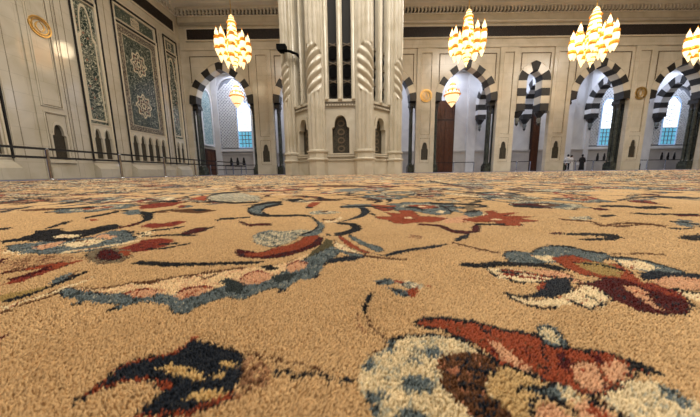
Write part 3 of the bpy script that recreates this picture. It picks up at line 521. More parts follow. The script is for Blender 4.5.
# walls out of view close the hall
m = MB(); m.box(45.5,46,-14,34,FZ,ZC); structure(m.build('wall_right', M['wallL']))
m = MB(); m.box(-17.4,46,-14.4,-14,FZ,ZC); structure(m.build('wall_rear', M['wallB']))
# left wall (hall + aisle)
m = MB(LW); m.box(-14,32.5,.15,.7,FZ,ZC); structure(m.build('wall_left', M['wallL']))
# far wall of the aisle behind the arcade
m = MB(BW); m.box(-17.4,46,5.3,5.7,FZ,ZC); structure(m.build('wall_aisle', M['pale']))
m = MB(BW); m.box(-16.6,44,5.12,5.3,FZ,2.35); m.box(-16.6,44,5.05,5.3,2.35,2.5); structure(m.build('trim_1', M['dado']))
# vault of the aisle
m = MB(BW); m.box(-17,45,.9,5.4,11.4,11.6); structure(m.build('trim_2', M['pale']))

# arcade wall with bays; bays: (u0,u1,kind)
PIL = [(-10.05,-8.2),(-2.15,-.35),(5.7,7.5),(13.4,15.1),(18.4,20.2),(25.7,27.5),(33.0,34.8),(38.1,39.9)]; PIL = [(S(a),S(b)) for a,b in PIL]
BAYS = [(-16.25,-10.05,'wide'),(-8.2,-2.15,'wide'),(-.35,5.7,'wide'),(7.5,13.4,'wide'),(15.1,18.4,'narrow'),(20.2,25.7,'wide'),(27.5,33.0,'wide'),(34.8,38.1,'narrow')]; BAYS = [(S(a),S(b),k) for a,b,k in BAYS]
ZSP = 6.9; DEP = .85
def arch_a(u0,u1,kind):
    if kind == 'narrow': return .74, .95, .82
    return (min((u1-u0)/2-.62, 2.5), 3.08, .64)
outer = [(-16.85,12.05),(-16.85,ZSP)]
pts = []
for u0,u1,kd in BAYS:
    c = (u0+u1)/2; a,rise,t = arch_a(u0,u1,kd)
    if kd == 'wide': z = ZSP
    else: z = 5.80
    zsp = ZSP if kd == 'wide' else ZSP+1.75
    pts += [(u0, FZ), (u0, z), (c-a-t, z), (c-a-t, zsp)]
    pts += [q for q in reversed(pointed(c, zsp, a+t, rise+t))][1:-1]
    pts += [(c+a+t, zsp), (c+a+t, z), (u1, z), (u1, FZ)]
poly = [(-16.86,FZ)] + [(-16.26,FZ)] + pts + [(45.4,FZ),(45.4,ZC),(-16.86,ZC)]
clean = []
for p in poly:
    if not clean or (abs(p[0]-clean[-1][0])+abs(p[1]-clean[-1][1])) > 1e-4: clean.append(p)
m = MB(BW); m.prism(clean, [], .12, .4, 0); m.prism([(x,max(z,ZSP-.35)) for x,z in clean], [], .4, DEP, 0)
structure(m.build('wall_back', M['wallB']))

# arcade entablature: ledge, frieze, cornice
m = MB(BW); m.box(-16.6,45,-.04,.12,11.62,12.3); m.box(-16.6,45,-.02,.12,13.75,15.2); structure(m.build('trim_3', M['wallB']))
m = MB(BW)
pr = [(0,13.72),(-.16,13.76),(-.2,13.84),(-.16,13.93),(0,13.99)]
vs = [(-16.5,y,z) for y,z in pr]+[(45,y,z) for y,z in pr]; n = len(pr)
m.add(vs, [(i,i+1,i+1+n,i+n) for i in range(n-1)]+[tuple(range(n)),tuple(range(2*n-1,n-1,-1))], 0, True)
structure(m.build('trim_4', M['cream']))
fr = empty('carved_frieze', bwp(0,0,0), 'long dark carved wood frieze running above the back arches', 'frieze', rz=TILT)
m = MB(); m.box(-15.9,44,.03,.12,12.55,13.45); m.build('carved_panel', M['frieze'], fr)
m = MB(); m.box(-16,44.1,.0,.12,13.45,13.56); m.box(-16,44.1,.0,.12,12.42,12.55); m.box(-16.05,-15.9,0,.12,12.42,13.56); m.build('frieze_frame', M['cream'], fr)
# dentil cornice
m = MB(BW); m.box(-16.7,45,-.3,.1,15.02,ZC,0); m.box(-16.7,45,-.12,.1,14.5,14.56,0)
u = -16.5
while u < 40:
    m.prism([(u,14.62),(u+.14,14.62),(u+.2,14.78),(u+.14,15.02),(u,15.02),(u+.06,14.8)], [], -.22, .02, 0); u += .33
m.box(-16.7,45,-.02,.1,14.56,15.02,1)  # near-black backing paints the shade between the dentils
structure(m.build('trim_5', [M['ceil'],M['gap']]))

def panel_frame(m, x0,x1,z0,z1, w=.06, y0=-.06, y1=.02, mi=0):
    m.prism(rect(x0,x1,z0,z1), [rect(x0+w,x1-w,z0+w,z1-w)], y0, y1, mi)

# pilasters
pil_where = ['left of the central pier beside the first blue-lit arch','behind the central pier','right beside the central pier, under a small gold medallion','between the door arch and the narrow arch','between the narrow arch and the three visitors','carrying a gold disc between the two right arches','at the far right beyond the last window arch','at the right end of the arcade']
def medallion(par, c, r, y=-.06):
    root = par
    m = MB(); n = 40
    for ra, rb, yy in ((r, r*.86, y), (r*.76, r*.68, y)):
        o = [(c[0]+ra*cos(2*PI*i/n), c[1]+ra*sin(2*PI*i/n)) for i in range(n)]
        h = [(c[0]+rb*cos(2*PI*i/n), c[1]+rb*sin(2*PI*i/n)) for i in range(n)]
        m.prism(o, [h], yy, .02)
    for s in (-1,1):
        pts = [(c[0]+s*r*.45*sin(t*PI), c[1]+r*(t-.5)*1.1) for t in [i/10 for i in range(11)]]
        inn = [(c[0]+s*r*.3*sin(t*PI), c[1]+r*(t-.5)*1.1) for t in [i/10 for i in range(9,0,-1)]]
        m.prism(pts+inn, [], y*.7, .02)
    return m
for i,(a,b) in enumerate(PIL):
    t = empty('pilaster', bwp((a+b)/2,0,FZ), 'cream marble pilaster with lancet niche '+pil_where[i], 'pilaster', 'pilasters of the back arcade', TILT)
    w = (b-a)/2
    m = MB()
    m.prism(rect(-w,w,0,11.62), [rect(-w+.42,w-.42,3.7,11.2), ogee(0,1.25,2.3,2.95,.34)], 0, .12)
    m.box(-w+.42,w-.42,.06,.12,3.7,11.2)
    m.build('shaft', M['wallB'], t)
    m = MB(); panel_frame(m,-w+.36,w-.36,3.62,11.28,.07,-.03,.01); panel_frame(m,-w+.36,w-.36,.92,3.4,.05,-.03,.01)
    m.build('panel_molding', M['cream'], t)
    m = MB(); panel_frame(m,-w+.44,w-.44,3.72,11.18,.025,.05,.061); panel_frame(m,-w+.42,w-.42,.98,3.34,.02,-.004,.001)
    m.build('joint_line', M['groove'], t)
    m = MB(); m.prism(ogee(0,1.25,2.3,2.95,.34), [], .09, .13)
    m.build('niche_screen', M['screen'], t)
    if i in (2,5):
        g = medallion(None, (0,7.35), .58, -.07).build('gold_medallion', M['gold'])
        g.location = bwp((a+b)/2,0,FZ); g.rotation_euler = (0,0,TILT)
        tag(g, 'round gold calligraphy disc on the pilaster '+('just right of the central pier' if i==2 else 'between the two right hand window arches'), 'disc', 'gold discs on the pilasters')

# wall panels above arches (recess lines)
kk = 30
for u0,u1,kd in BAYS:
    m = MB(BW); lo = max(u0,-16.2)
    m.prism([(lo+.3,7.2),(lo+.3,11.15),(u1-.3,11.15),(u1-.3,7.2),(u1-.36,7.2),(u1-.36,11.09),(lo+.36,11.09),(lo+.36,7.2)], [], .07, .125)
    kk += 1; structure(m.build('trim_%d' % kk, M['groove']))

# striped arches (voussoirs) and their columns
def striped_ring(m, c, a, t, rise, zs, y0, y1, nv=13, n=52, dark0=1):
    inn = pointed(c, zs, a, rise, n); out = pointed(c, zs, a+t, rise+t, n)
    for j in range(n):
        v = int(j*nv/n); mi = 1 if v % 2 == 0 else 0
        e = .0 if mi else .03
        p = [inn[j], out[j], out[j+1], inn[j+1]]
        m.prism(p, [], y0+e, y1, mi)
arch_where = {0:'nearest the left wall',1:'half hidden left of the pier',2:'half hidden right of the pier',3:'framing the tall brown door',4:'narrow one on hanging corbels',5:'above the three visitors',6:'rightmost, above a bright window',7:'beyond the right edge'}
col_i = 0
def corbel_lantern(t, x, y, z):
    """black corbel with a small hanging lantern drop"""
    m = MB(); m.lathe([(.44,z),(.46,z-.08),(.4,z-.2),(.3,z-.34),(.2,z-.5),(.14,z-.56)], x, y, 8, 0, False); m.build('corbel', M['black'], t)
    m = MB(); m.lathe([(.16,z-.56),(.2,z-.66),(.19,z-.85),(.12,z-1.0),(.13,z-1.06)], x, y, 8, 0, False); m.build('drop_lantern', M['glassdk'], t)
    m = MB(); m.lathe([(.15,z-1.06),(.13,z-1.16),(.05,z-1.28),(.01,z-1.34)], x, y, 8, 0, True); m.build('finial', M['black'], t)
for bi,(u0,u1,kd) in enumerate(BAYS):
    c = (u0+u1)/2; a,rise,tt = arch_a(u0,u1,kd)
    t = empty('striped_arch', bwp(c,0,ZSP), 'black and cream striped arch, '+arch_where[bi], 'arch', 'striped arches of the back arcade', TILT)
    zr = 0 if kd == 'wide' else 1.75
    m = MB(); striped_ring(m, 0, a, tt, rise, zr, .02, DEP+.1, 13 if kd=='wide' else 5, 52 if kd=='wide' else 50)
    if kd == 'wide':
        for s in (-1,1): m.box(min(s*a,s*(a+tt)),max(s*a,s*(a+tt)),.02,DEP+.1,-.02,.0,1)
    else:
        for s in (-1,1):
            for q in range(4):
                z1 = 1.75-q*.71; m.box(min(s*a,s*(a+tt)),max(s*a,s*(a+tt)),.02+.03*(q%2==0),DEP+.1,z1-.71,z1,q%2)
    m.build('voussoirs', [M['cream'],M['black']], t)
    m = MB(); n = 36
    o1 = pointed(0,zr,a+tt+.07,rise+tt+.09,n); i1 = pointed(0,zr,a+tt+.02,rise+tt+.03,n)
    m.prism(o1+list(reversed(i1)), [], .05, .13); m.build('arch_molding', M['cream'], t)
    if kd == 'narrow':
        for s in (-1,1): corbel_lantern(t, s*(a+tt/2-.05), .55, -1.1)
    else:
        for s in (-1,1):
            nm = {(-1):'left',1:'right'}[s]
            tc = empty('column_cluster', bwp(c+s*((u1-u0)/2-.02),.82,FZ), 'dark marble columns at the %s foot of the arch %s' % (nm, arch_where[bi]), 'column', 'dark column clusters under the arches', TILT)
            m = MB(); m.box(-.58,.58,-.4,.4,0,.62); m.box(-.52,.52,-.36,.36,.62,.78); m.build('pedestal', M['col'], tc)
            for dx in (-.3,.3):
                for dy in (-.17,.17):
                    m = MB(); m.lathe([(.18,.78),(.2,.84),(.18,.9),(.15,.98),(.145,1.2),(.135,5.9),(.15,6.0)], dx, dy, 16); m.build('column_shaft', M['col'], tc)
            m = MB()
            for dx in (-.3,.3):
                for dy in (-.17,.17):
                    m.lathe([(.15,6.0),(.17,6.05),(.15,6.12),(.17,6.3),(.2,6.5),(.2,6.55)], dx, dy, 12, 0, False)
            m.box(-.52,.52,-.4,.4,6.5,6.72); m.box(-.48,.48,-.4,.4,6.72,ZSP-FZ); m.build('capital', M['black'], tc)

# transverse arches spanning the aisle behind each pilaster
tr_where = ['','','','inside the door arch','inside the narrow arch','above the three visitors','inside the rightmost window arch','beyond the right edge']
for i,(a,b) in enumerate(PIL):
    if i in (0,1,2): continue
    uc = (a+b)/2 - .05
    t = empty('cross_arch', bwp(uc,DEP+.1,ZSP+.05), 'black and white striped cross arch in the aisle, '+tr_where[i], 'arch', 'striped cross arches in the aisle', TILT)
    X = Matrix.Rotation(PI/2,4,'Z')
    m = MB(X); striped_ring(m, 2.15, 1.3, .8, 2.3, 0, -.48, .48, 11, 44)
    for cy in (.45,3.85):
        for q in range(2): m.box(cy-.4,cy+.4,-.48+.01*q,.48-.01*q,-(q+1)*.5,-q*.5,q)
    m.build('voussoirs', [M['pale'],M['black']], t)
    corbel_lantern(t, 0, 3.84, -1.0)

# aisle wall things --------------------------------------------------
def lattice_panel(label, u, z0, z1, w, win, zw0, zw1, ww, side=0):
    """white marble lattice with an arched daylit window set in it"""
    u = S(u)
    t = empty('lattice_window', bwp(u,5.3,0), label, 'window', 'daylit lattice windows of the aisle', TILT)
    m = MB(); H = z1-z0
    m.prism(ogee(0,z0-.15,z1-1.6,z1+.12,w/2+.15,10,False), [ogee(0,z0,z1-1.6,z1-.05,w/2,10,False)], -.2, 0); m.box(-w/2-.25,w/2+.25,-.3,0,z0-.3,z0-.12)
    m.build('window_frame', M['pale'], t)
    m = MB(); m.prism(ogee(0,z0,z1-1.6,z1-.05,w/2,10,False), [], -.03, 0); m.build('lattice_backing', M['latback'], t)
    m = MB(); sp = .36; ww2 = ww/2
    def inside(x,z):
        if z < z0+.02 or abs(x) > w/2-.02: return False
        if z > z1-1.6:
            q = (z-(z1-1.6))/1.55
            if q >= 1 or abs(x) > w/2*(1-q**1.6): return False
        if abs(x-win) < ww2+.03 and zw0-.05 < z < zw1:
            if z < zw1-1.0: return False
            if abs(x-win) < ww2*(1-((z-(zw1-1.0)))**2): return False
        return True
    st = sp/2; nx = int(w/st)+2; nz = int(H/st)+2
    for ix in range(-nx,nx):
        for iz in range(nz):
            x = ix*st; z = z0+iz*st
            for sx in (1,-1):
                if (ix+iz) % 2: continue
                x2 = x+sx*st; z2 = z+st
                if inside(x,z) and inside(x2,z2):
                    bx = .075
                    m.add([(x-bx,-.1,z),(x+bx,-.1,z),(x2+bx,-.1,z2),(x2-bx,-.1,z2),(x-bx,-.03,z),(x+bx,-.03,z),(x2+bx,-.03,z2),(x2-bx,-.03,z2)],
                          [(0,1,2,3),(0,3,7,4),(1,5,6,2),(4,7,6,5)])
    m.build('lattice', M['lattice'], t)
    o = ogee(win,zw0,zw1-1.0,zw1,ww2,8,False)
    m = MB(); zc = zw0+(zw1-zw0)*.36
    m.prism([p if p[1] > zc else (p[0],zc) for p in o], [], -.08, -.02); m.build('upper_glass', M['winlit'], t)
    m = MB(); m.box(win-ww2,win+ww2,-.08,-.02,zw0,zc); m.build('lower_glass', M['wincyan'], t)
    m = MB(); m.prism(ogee(win,zw0-.08,zw1-1.0,zw1+.1,ww2+.08,8,False), [o], -.16, -.02); m.build('window_surround', M['winblue'], t)
    m = MB()
    for q in range(1,4): m.box(win-ww2+ww*q/4-.035,win-ww2+ww*q/4+.035,-.11,-.08,zw0,zc)
    for q in range(5): z = zw0+(zc-zw0)*q/4; m.box(win-ww2,win+ww2,-.11,-.08,z-.035,z+.035)
    for q in range(8):
        z = zc+.3+q*.42; 
        for s in (-1,1):
            x0 = win; x1 = win+s*ww2*.75
            if z+.3 < zw1-.5: m.add([(x0,-.1,z),(x1,-.1,z+.26),(x1,-.1,z+.34),(x0,-.1,z+.08)],[(0,1,2,3)])
    m.build('glazing_bars', M['lead'], t)
    return t
# (u along wall, lattice z0,z1,width, window offset, zw0,zw1,ww)
lattice_panel('lattice window with daylit pane seen through the left arch', -14.2, 3.0, 11.0, 3.7, 1.05, 3.2, 8.3, 1.5)
lattice_panel('lattice window with bright pane seen through the arch with three visitors', 28.75, 2.75, 9.6, 4.3, .1, 2.95, 8.2, 1.6)
lattice_panel('lattice window with bright pane seen through the rightmost arch', 35.75, 2.75, 9.6, 4.3, 0, 2.95, 8.3, 1.75)
# small dark niches in the dado
niche_lab = ['under the left lattice window','under the lattice window behind the visitors','under the rightmost lattice window']
for gi,(us) in enumerate([(-15.0,-14.25,-13.5),(28.1,28.85,29.6),(35.3,36.0,36.7)]):
    for j,u in enumerate(map(S,us)):
        t = empty('dado_niche', bwp(u,5.12,0), ['first','second','third'][j]+' small dark arched niche from the left '+niche_lab[gi], 'niche', 'small niches in the aisle dado', TILT)
        m = MB(); m.prism(ogee(0,1.05,1.65,2.1,.24), [ogee(0,1.1,1.6,2.02,.18)], -.04, 0); m.build('niche_frame', M['dado'], t)
        m = MB(); m.prism(ogee(0,1.1,1.6,2.02,.18), [], -.015, 0); m.build('niche_recess', M['gap'], t)
# doors
def door(name, u, w, h, idx):
    u = S(u); t = structure(bpy.data.objects.new(name, None)); C.objects.link(t); t.location = bwp(u,5.3,FZ); t.rotation_euler = (0,0,TILT)
    m = MB(); m.box(-w/2,w/2,-.3,0,0,h); m.build('door_frame', M['wooddark'], t)
    for s in (-1,1):
        m = MB(); x0 = s*.02; x1 = s*(w/2-.08)
        lo, hi = min(x0,x1), max(x0,x1)
        m.box(lo,hi,-.34,-.3,.05,h*.72)
        for r in range(6):
            for q in range(2):
                xa = lo+.06+q*(hi-lo-.06)/2; m.box(xa,xa+(hi-lo-.18)/2,-.37,-.34,.2+r*h*.115,.1+(r+1)*h*.115)
        m.build('door_leaf', M['wood'], t)
    m = MB(); m.box(-w/2+.08,w/2-.08,-.34,-.3,h*.75,h-.1)
    for q in range(5): x = -w/2+.2+q*(w-.4)/4; m.box(x-.06,x+.06,-.39,-.34,h*.78,h-.3)
    m.build('transom_panel', M['wood'], t)
door('door_1', 10.3, 2.3, 8.2, 0)
door('door_2', 20.75, .9, 7.6, 1)
# pale pilaster strips on the aisle wall
kk = 50
for u,w in ((-16.4,.35),(-12.0,.3),(13.4,.5),(17.4,.6),(24.4,.5),(26.6,.25),(33.2,.6)):
    u = S(u)
    m = MB(BW); m.box(u-w,u+w,4.98,5.3,FZ,11.4); kk += 1; structure(m.build('trim_%d' % kk, M['pale']))

# aisle tile panel and door on the left wall, seen through the left arch
t = empty('tile_panel', (XL+.15-.3,28.3,0), 'pale blue green tile panel on the side wall beyond the left arch', 'panel', rz=PI/2)
m = MB(); m.prism(ogee(0,3.2,8.0,9.4,1.05,10,False), [ogee(0,3.4,7.9,9.15,.85,10,False)], -.28, -.1); m.build('panel_frame', M['pale'], t)
m = MB(); m.prism(ogee(0,3.4,7.9,9.15,.85,10,False), [], -.2, -.15); m.build('tile_field', M['tileblue'], t)
t = structure(bpy.data.objects.new('door_3', None)); C.objects.link(t); t.location = (XL-.15,28.5,FZ); t.rotation_euler = (0,0,PI/2)
m = MB(); m.prism(rect(-.95,.95,0,2.9), [rect(-.75,.75,.0001,2.7)], -.22, 0); m.build('door_frame', M['wooddark'], t)
for s in (-1,1):
    m = MB(); m.box(min(s*.01,s*.75),max(s*.01,s*.75),-.15,-.02,0.02,2.7); m.box(min(s*.1,s*.62),max(s*.1,s*.62),-.18,-.15,.3,2.4); m.build('door_leaf', M['wood'], t)
# ------------------------------------------------------------------ left wall dressing (LW: u = Y, v into wall; face of pilasters v=0)
def lw_empty(name, u, label, cat, group=None): return empty(name, (XL,u,FZ), label, cat, group, PI/2)
# local frame of an object rotated +90deg about Z: local x -> world +Y, local y -> world -X (into the wall)
def lancet(m_fr, m_dk, x, z0, zt, w, y0=-.02, y1=.1):
    pass
PILL = [(11.86,14.66,'gold'),(14.66,15.5,None),(17.25,18.2,None),(22.15,22.8,None),(24.5,25.3,None),(8.3,9.2,None)]
# plain strips of wall between the panels
kk = 70
for a,b in ((14.68,15.5),(17.25,18.2),(22.15,22.8),(24.5,25.3),(9.3,9.9),(3.0,5.0),(-6,1)):
    m = MB(LW); m.box(a,b,0,.15,FZ,12.3); kk += 1; structure(m.build('trim_%d' % kk, M['wallL']))
    m = MB(LW); mid=(a+b)/2; m.box(mid-.015,mid+.015,-.004,.01,1.1,11.9); m.box(a+.03,a+.06,-.01,.01,1.1,11.9)
    kk += 1; structure(m.build('trim_%d' % kk, M['groove']))
m = MB(LW); m.box(-14,25.3,0,.15,12.3,ZC); structure(m.build('trim_6', M['wallL']))
# pilaster with medallion and niche
t = lw_empty('pilaster', 13.26, 'broad polished marble pilaster on the left wall with moulded panel and arched niche', 'pilaster')
m = MB(); m.prism(rect(-.16,1.4,0,12.3), [ogee(.66,1.15,2.35,2.95,.33)], 0, .15); m.box(-1.4,-.42,0,.15,0,12.3); m.build('shaft', M['wallL'], t)
m = MB(); m.box(-.42,-.16,.08,.15,0,12.3); m.build('shadow_recess', M['wallL'], t)
m = MB(); panel_frame(m,.05,1.1,3.85,11.6,.05,-.05,.01); panel_frame(m,.16,.99,3.96,11.49,.035,-.03,.01)
panel_frame(m,.1,1.22,.98,3.6,.05,-.04,.01); m.box(-.02,1.26,-.1,0,.86,.98); m.box(-1.32,-1.28,-.03,0,1.0,12)
m.build('panel_molding', M['cream'], t)
m = MB(); panel_frame(m,.11,1.04,3.91,11.54,.02,-.012,.001); panel_frame(m,.2,1.12,1.08,3.5,.02,-.012,.001)
m.box(-.95,-.93,-.004,.001,1.0,12); m.box(1.3,1.33,-.01,.001,.9,12); m.build('joint_line', M['groove'], t)
m = MB(); m.prism(ogee(.66,1.05,2.4,3.12,.42), [ogee(.66,1.15,2.35,2.95,.33)], -.04, .01)
m.build('niche_frame', M['cream'], t)
m = MB(); m.prism(ogee(.66,1.15,2.35,2.95,.33), [], .11, .14); m.build('niche_screen', M['screen'], t)
m = MB(); m.prism([(-.0,0),(1.2,0),(1.2,.62),(0,.62)], [], -.12, 0); m.build('base_block', M['wallL'], t)
g = medallion(None, (0,0), .5, -.06).build('gold_medallion', M['gold']); g.location = (XL,13.9,7.92); g.rotation_euler = (0,0,PI/2)
tag(g, 'large gold calligraphy ring on the left wall above the arched niche', 'disc', 'gold discs on the pilasters')

def plinth(t, x0, x1):
    m = MB(); e = .16
    vs = []
    for x,dx in ((x0,0),(x1,0)):
        vs += [(x,-.42,0),(x,-.42,.55),(x,.14,1.02),(x,.14,0)]
    m.add(vs, [(0,1,2,3),(4,7,6,5),(0,4,5,1),(1,5,6,2),(2,6,7,3),(0,3,7,4)])
    m.build('sloped_plinth', M['wallL'], t)

def rosette(m, cx, cz, r, y0, y1, mi_l=0, mi_r=1):
    """eight petalled cream medallion"""
    n = 64; 
    def loop(k, rr): return [(cx+.8*rr*(1+k*cos(8*a))*cos(a), cz+1.0*rr*(1+k*cos(8*a))*sin(a)) for a in [2*PI*i/n for i in range(n)]]
    m.prism(loop(.13,r), [loop(.13,r*.86)], y0, y1, mi_l)
    m.prism(loop(.2,r*.62), [loop(.2,r*.5)], y0, y1, mi_l)
    for i in range(8):
        a = 2*PI*i/8; x = cx+.8*r*.74*cos(a); z = cz+r*.74*sin(a); q = r*.11
        m.prism([(x+.8*q*cos(b),z+q*sin(b)) for b in [2*PI*k/8 for k in range(8)]], [], y0, y1, mi_r if i % 2 else mi_l)
    m.prism([(cx+.8*r*.3*cos(b)*(1+.2*cos(6*b)),cz+r*.3*sin(b)*(1+.2*cos(6*b))) for b in [2*PI*k/36 for k in range(36)]],
            [[(cx+.8*r*.17*cos(b),cz+r*.17*sin(b)) for b in [2*PI*k/12 for k in range(12)]]], y0, y1, mi_l)
    for i in range(16):
        a = 2*PI*(i+.5)/16; x = cx+.8*r*.42*cos(a); z = cz+r*.42*sin(a); q = r*.05
        m.prism([(x+.8*q*cos(b),z+q*sin(b)) for b in [2*PI*k/6 for k in range(6)]], [], y0, y1, mi_r)

def tile_panel(u0, u1, kind, nl, label):
    c = (u0+u1)/2; w = (u1-u0)/2
    t = lw_empty('tile_panel', c, label, 'panel', 'tall green tile panels of the left wall')
    plinth(t, -w+.02, w-.02)
    x0, x1 = -w, w
    # stone surround with header, field and lancet openings
    fx = w-.24
    hdr = rect(-fx,fx,10.98,11.8); fld = rect(-fx,fx,3.42,10.6)
    lan = []
    for i in range(nl):
        lx = -fx+(i+.5)*2*fx/nl; lan.append(ogee(lx,1.2,2.5,3.08,min(.29,fx/nl*.8)))
    m = MB(); m.prism(rect(x0,x1,1.0,12.0), [hdr,fld]+lan, -.02, .15); m.box(x0,x1,.02,.15,0,1.0); m.box(x0,x1,.0,.15,12.0,12.3)
    m.build('stone_surround', M['cream'], t)
    m = MB()
    m.box(x0,x0+.07,-.1,-.02,1.02,12.05,0); m.box(x1-.07,x1,-.1,-.02,1.02,12.05,0); m.box(x0,x1,-.1,-.02,11.97,12.08,0)
    m.build('black_edge', M['gap'], t)
    m = MB(); 
    for s in (-1,1): m.lathe([(.05,1.1),(.055,1.3),(.05,2),(.05,10.7),(.06,10.9)], s*(w-.15), -.05, 10)
    panel_frame(m,-fx-.05,fx+.05,3.36,10.66,.045,-.06,-.02); panel_frame(m,-fx-.05,fx+.05,10.92,11.86,.045,-.06,-.02)
    m.build('roll_molding', M['inlay'], t)
    m = MB(); m.box(-fx-.06,fx+.06,-.05,-.02,10.68,10.84); m.build('shadow_line', M['gap'], t)
    m = MB(); m.prism(hdr,[],.06,.12); m.build('header_band', M['script'], t)
    m = MB(); m.prism(rect(-.35 if w>1 else -.2,.35 if w>1 else .2,11.12,11.66),[rect(-.3 if w>1 else -.16,.3 if w>1 else .16,11.18,11.6)],.04,.06); 
    if w > 1.2: rosette(m,0,11.39,.36,.02,.04,0,0)
    m.build('header_cartouche', M['inlay'], t)
    m = MB(); m.prism(fld,[],.07,.13); m.build('tile_field', M['green2'] if kind=='wide' else M['green'], t)
    if kind == 'wide':
        m = MB(); panel_frame(m,-fx,fx,3.42,10.6,.42,.05,.071); m.build('tile_border', M['border'], t)
        m = MB(); panel_frame(m,-fx+.42,fx-.42,3.84,10.18,.03,.04,.071)
        rosette(m,-.08,8.5,.82,.045,.071); rosette(m,-.08,5.45,.82,.045,.071)
        m.build('rosette_inlay', [M['inlay'],M['inlayr']], t)
    else:
        m = MB()
        a = fx-.1; arc = ogee(0,3.6,8.6,10.5,a,12); a2 = [(x*.86 if abs(x)>.01 else x, z-.16 if z>3.7 else z-.02) for x,z in arc]
        m.prism(arc, [[(x,max(z,3.7)) for x,z in a2]], .03, .071)
        m.build('ogee_inlay', M['inlay'], t)
    m = MB()
    for l in lan: m.prism(l,[],.08,.13)
    m.build('lancet_screen', M['screen'], t)
    m = MB()
    for i in range(nl):
        lx = -fx+(i+.5)*2*fx/nl; ww = min(.29,fx/nl*.8)
        m.prism(ogee(lx,1.15,2.55,3.2,ww+.06), [ogee(lx,1.2,2.5,3.08,ww)], -.06, -.02)
    m.build('lancet_frame', M['cream'], t)
    return t
tile_panel(9.95, 11.84, 'arch', 2, 'nearest green tile panel, cut by the left edge of the picture')
tile_panel(15.52, 17.22, 'arch', 2, 'green tile panel with pointed arch inlay right of the gold ring, two lancets below')
tile_panel(18.24, 22.12, 'wide', 5, 'wide green tile panel with two large rosettes, five lancets below')
tile_panel(22.83, 24.46, 'arch', 2, 'farthest green tile panel nearest the corner, two lancets below')
# frieze and cornice on the left wall
t = lw_empty('carved_frieze', 14.4, 'dark carved wood frieze high on the left wall ending before the corner', 'frieze')
m = MB(); m.box(-10,9.95,-.02,.0,12.95,13.85); m.build('carved_panel', M['frieze'], t)
m = MB(); m.prism(rect(-10.1,10.05,12.8,13.97), [rect(-10,9.95,12.95,13.85)], -.07, 0); m.build('frieze_frame', M['cream'], t)
m = MB(LW); m.box(0,25,-.3,0,15.02,ZC); m.box(0,25,-.14,0,14.5,14.56)
u = 6
while u < 25: m.prism([(u,14.62),(u+.14,14.62),(u+.2,14.78),(u+.14,15.02),(u,15.02),(u+.06,14.8)], [], -.2, 0); u += .33
structure(m.build('trim_7', M['ceil']))

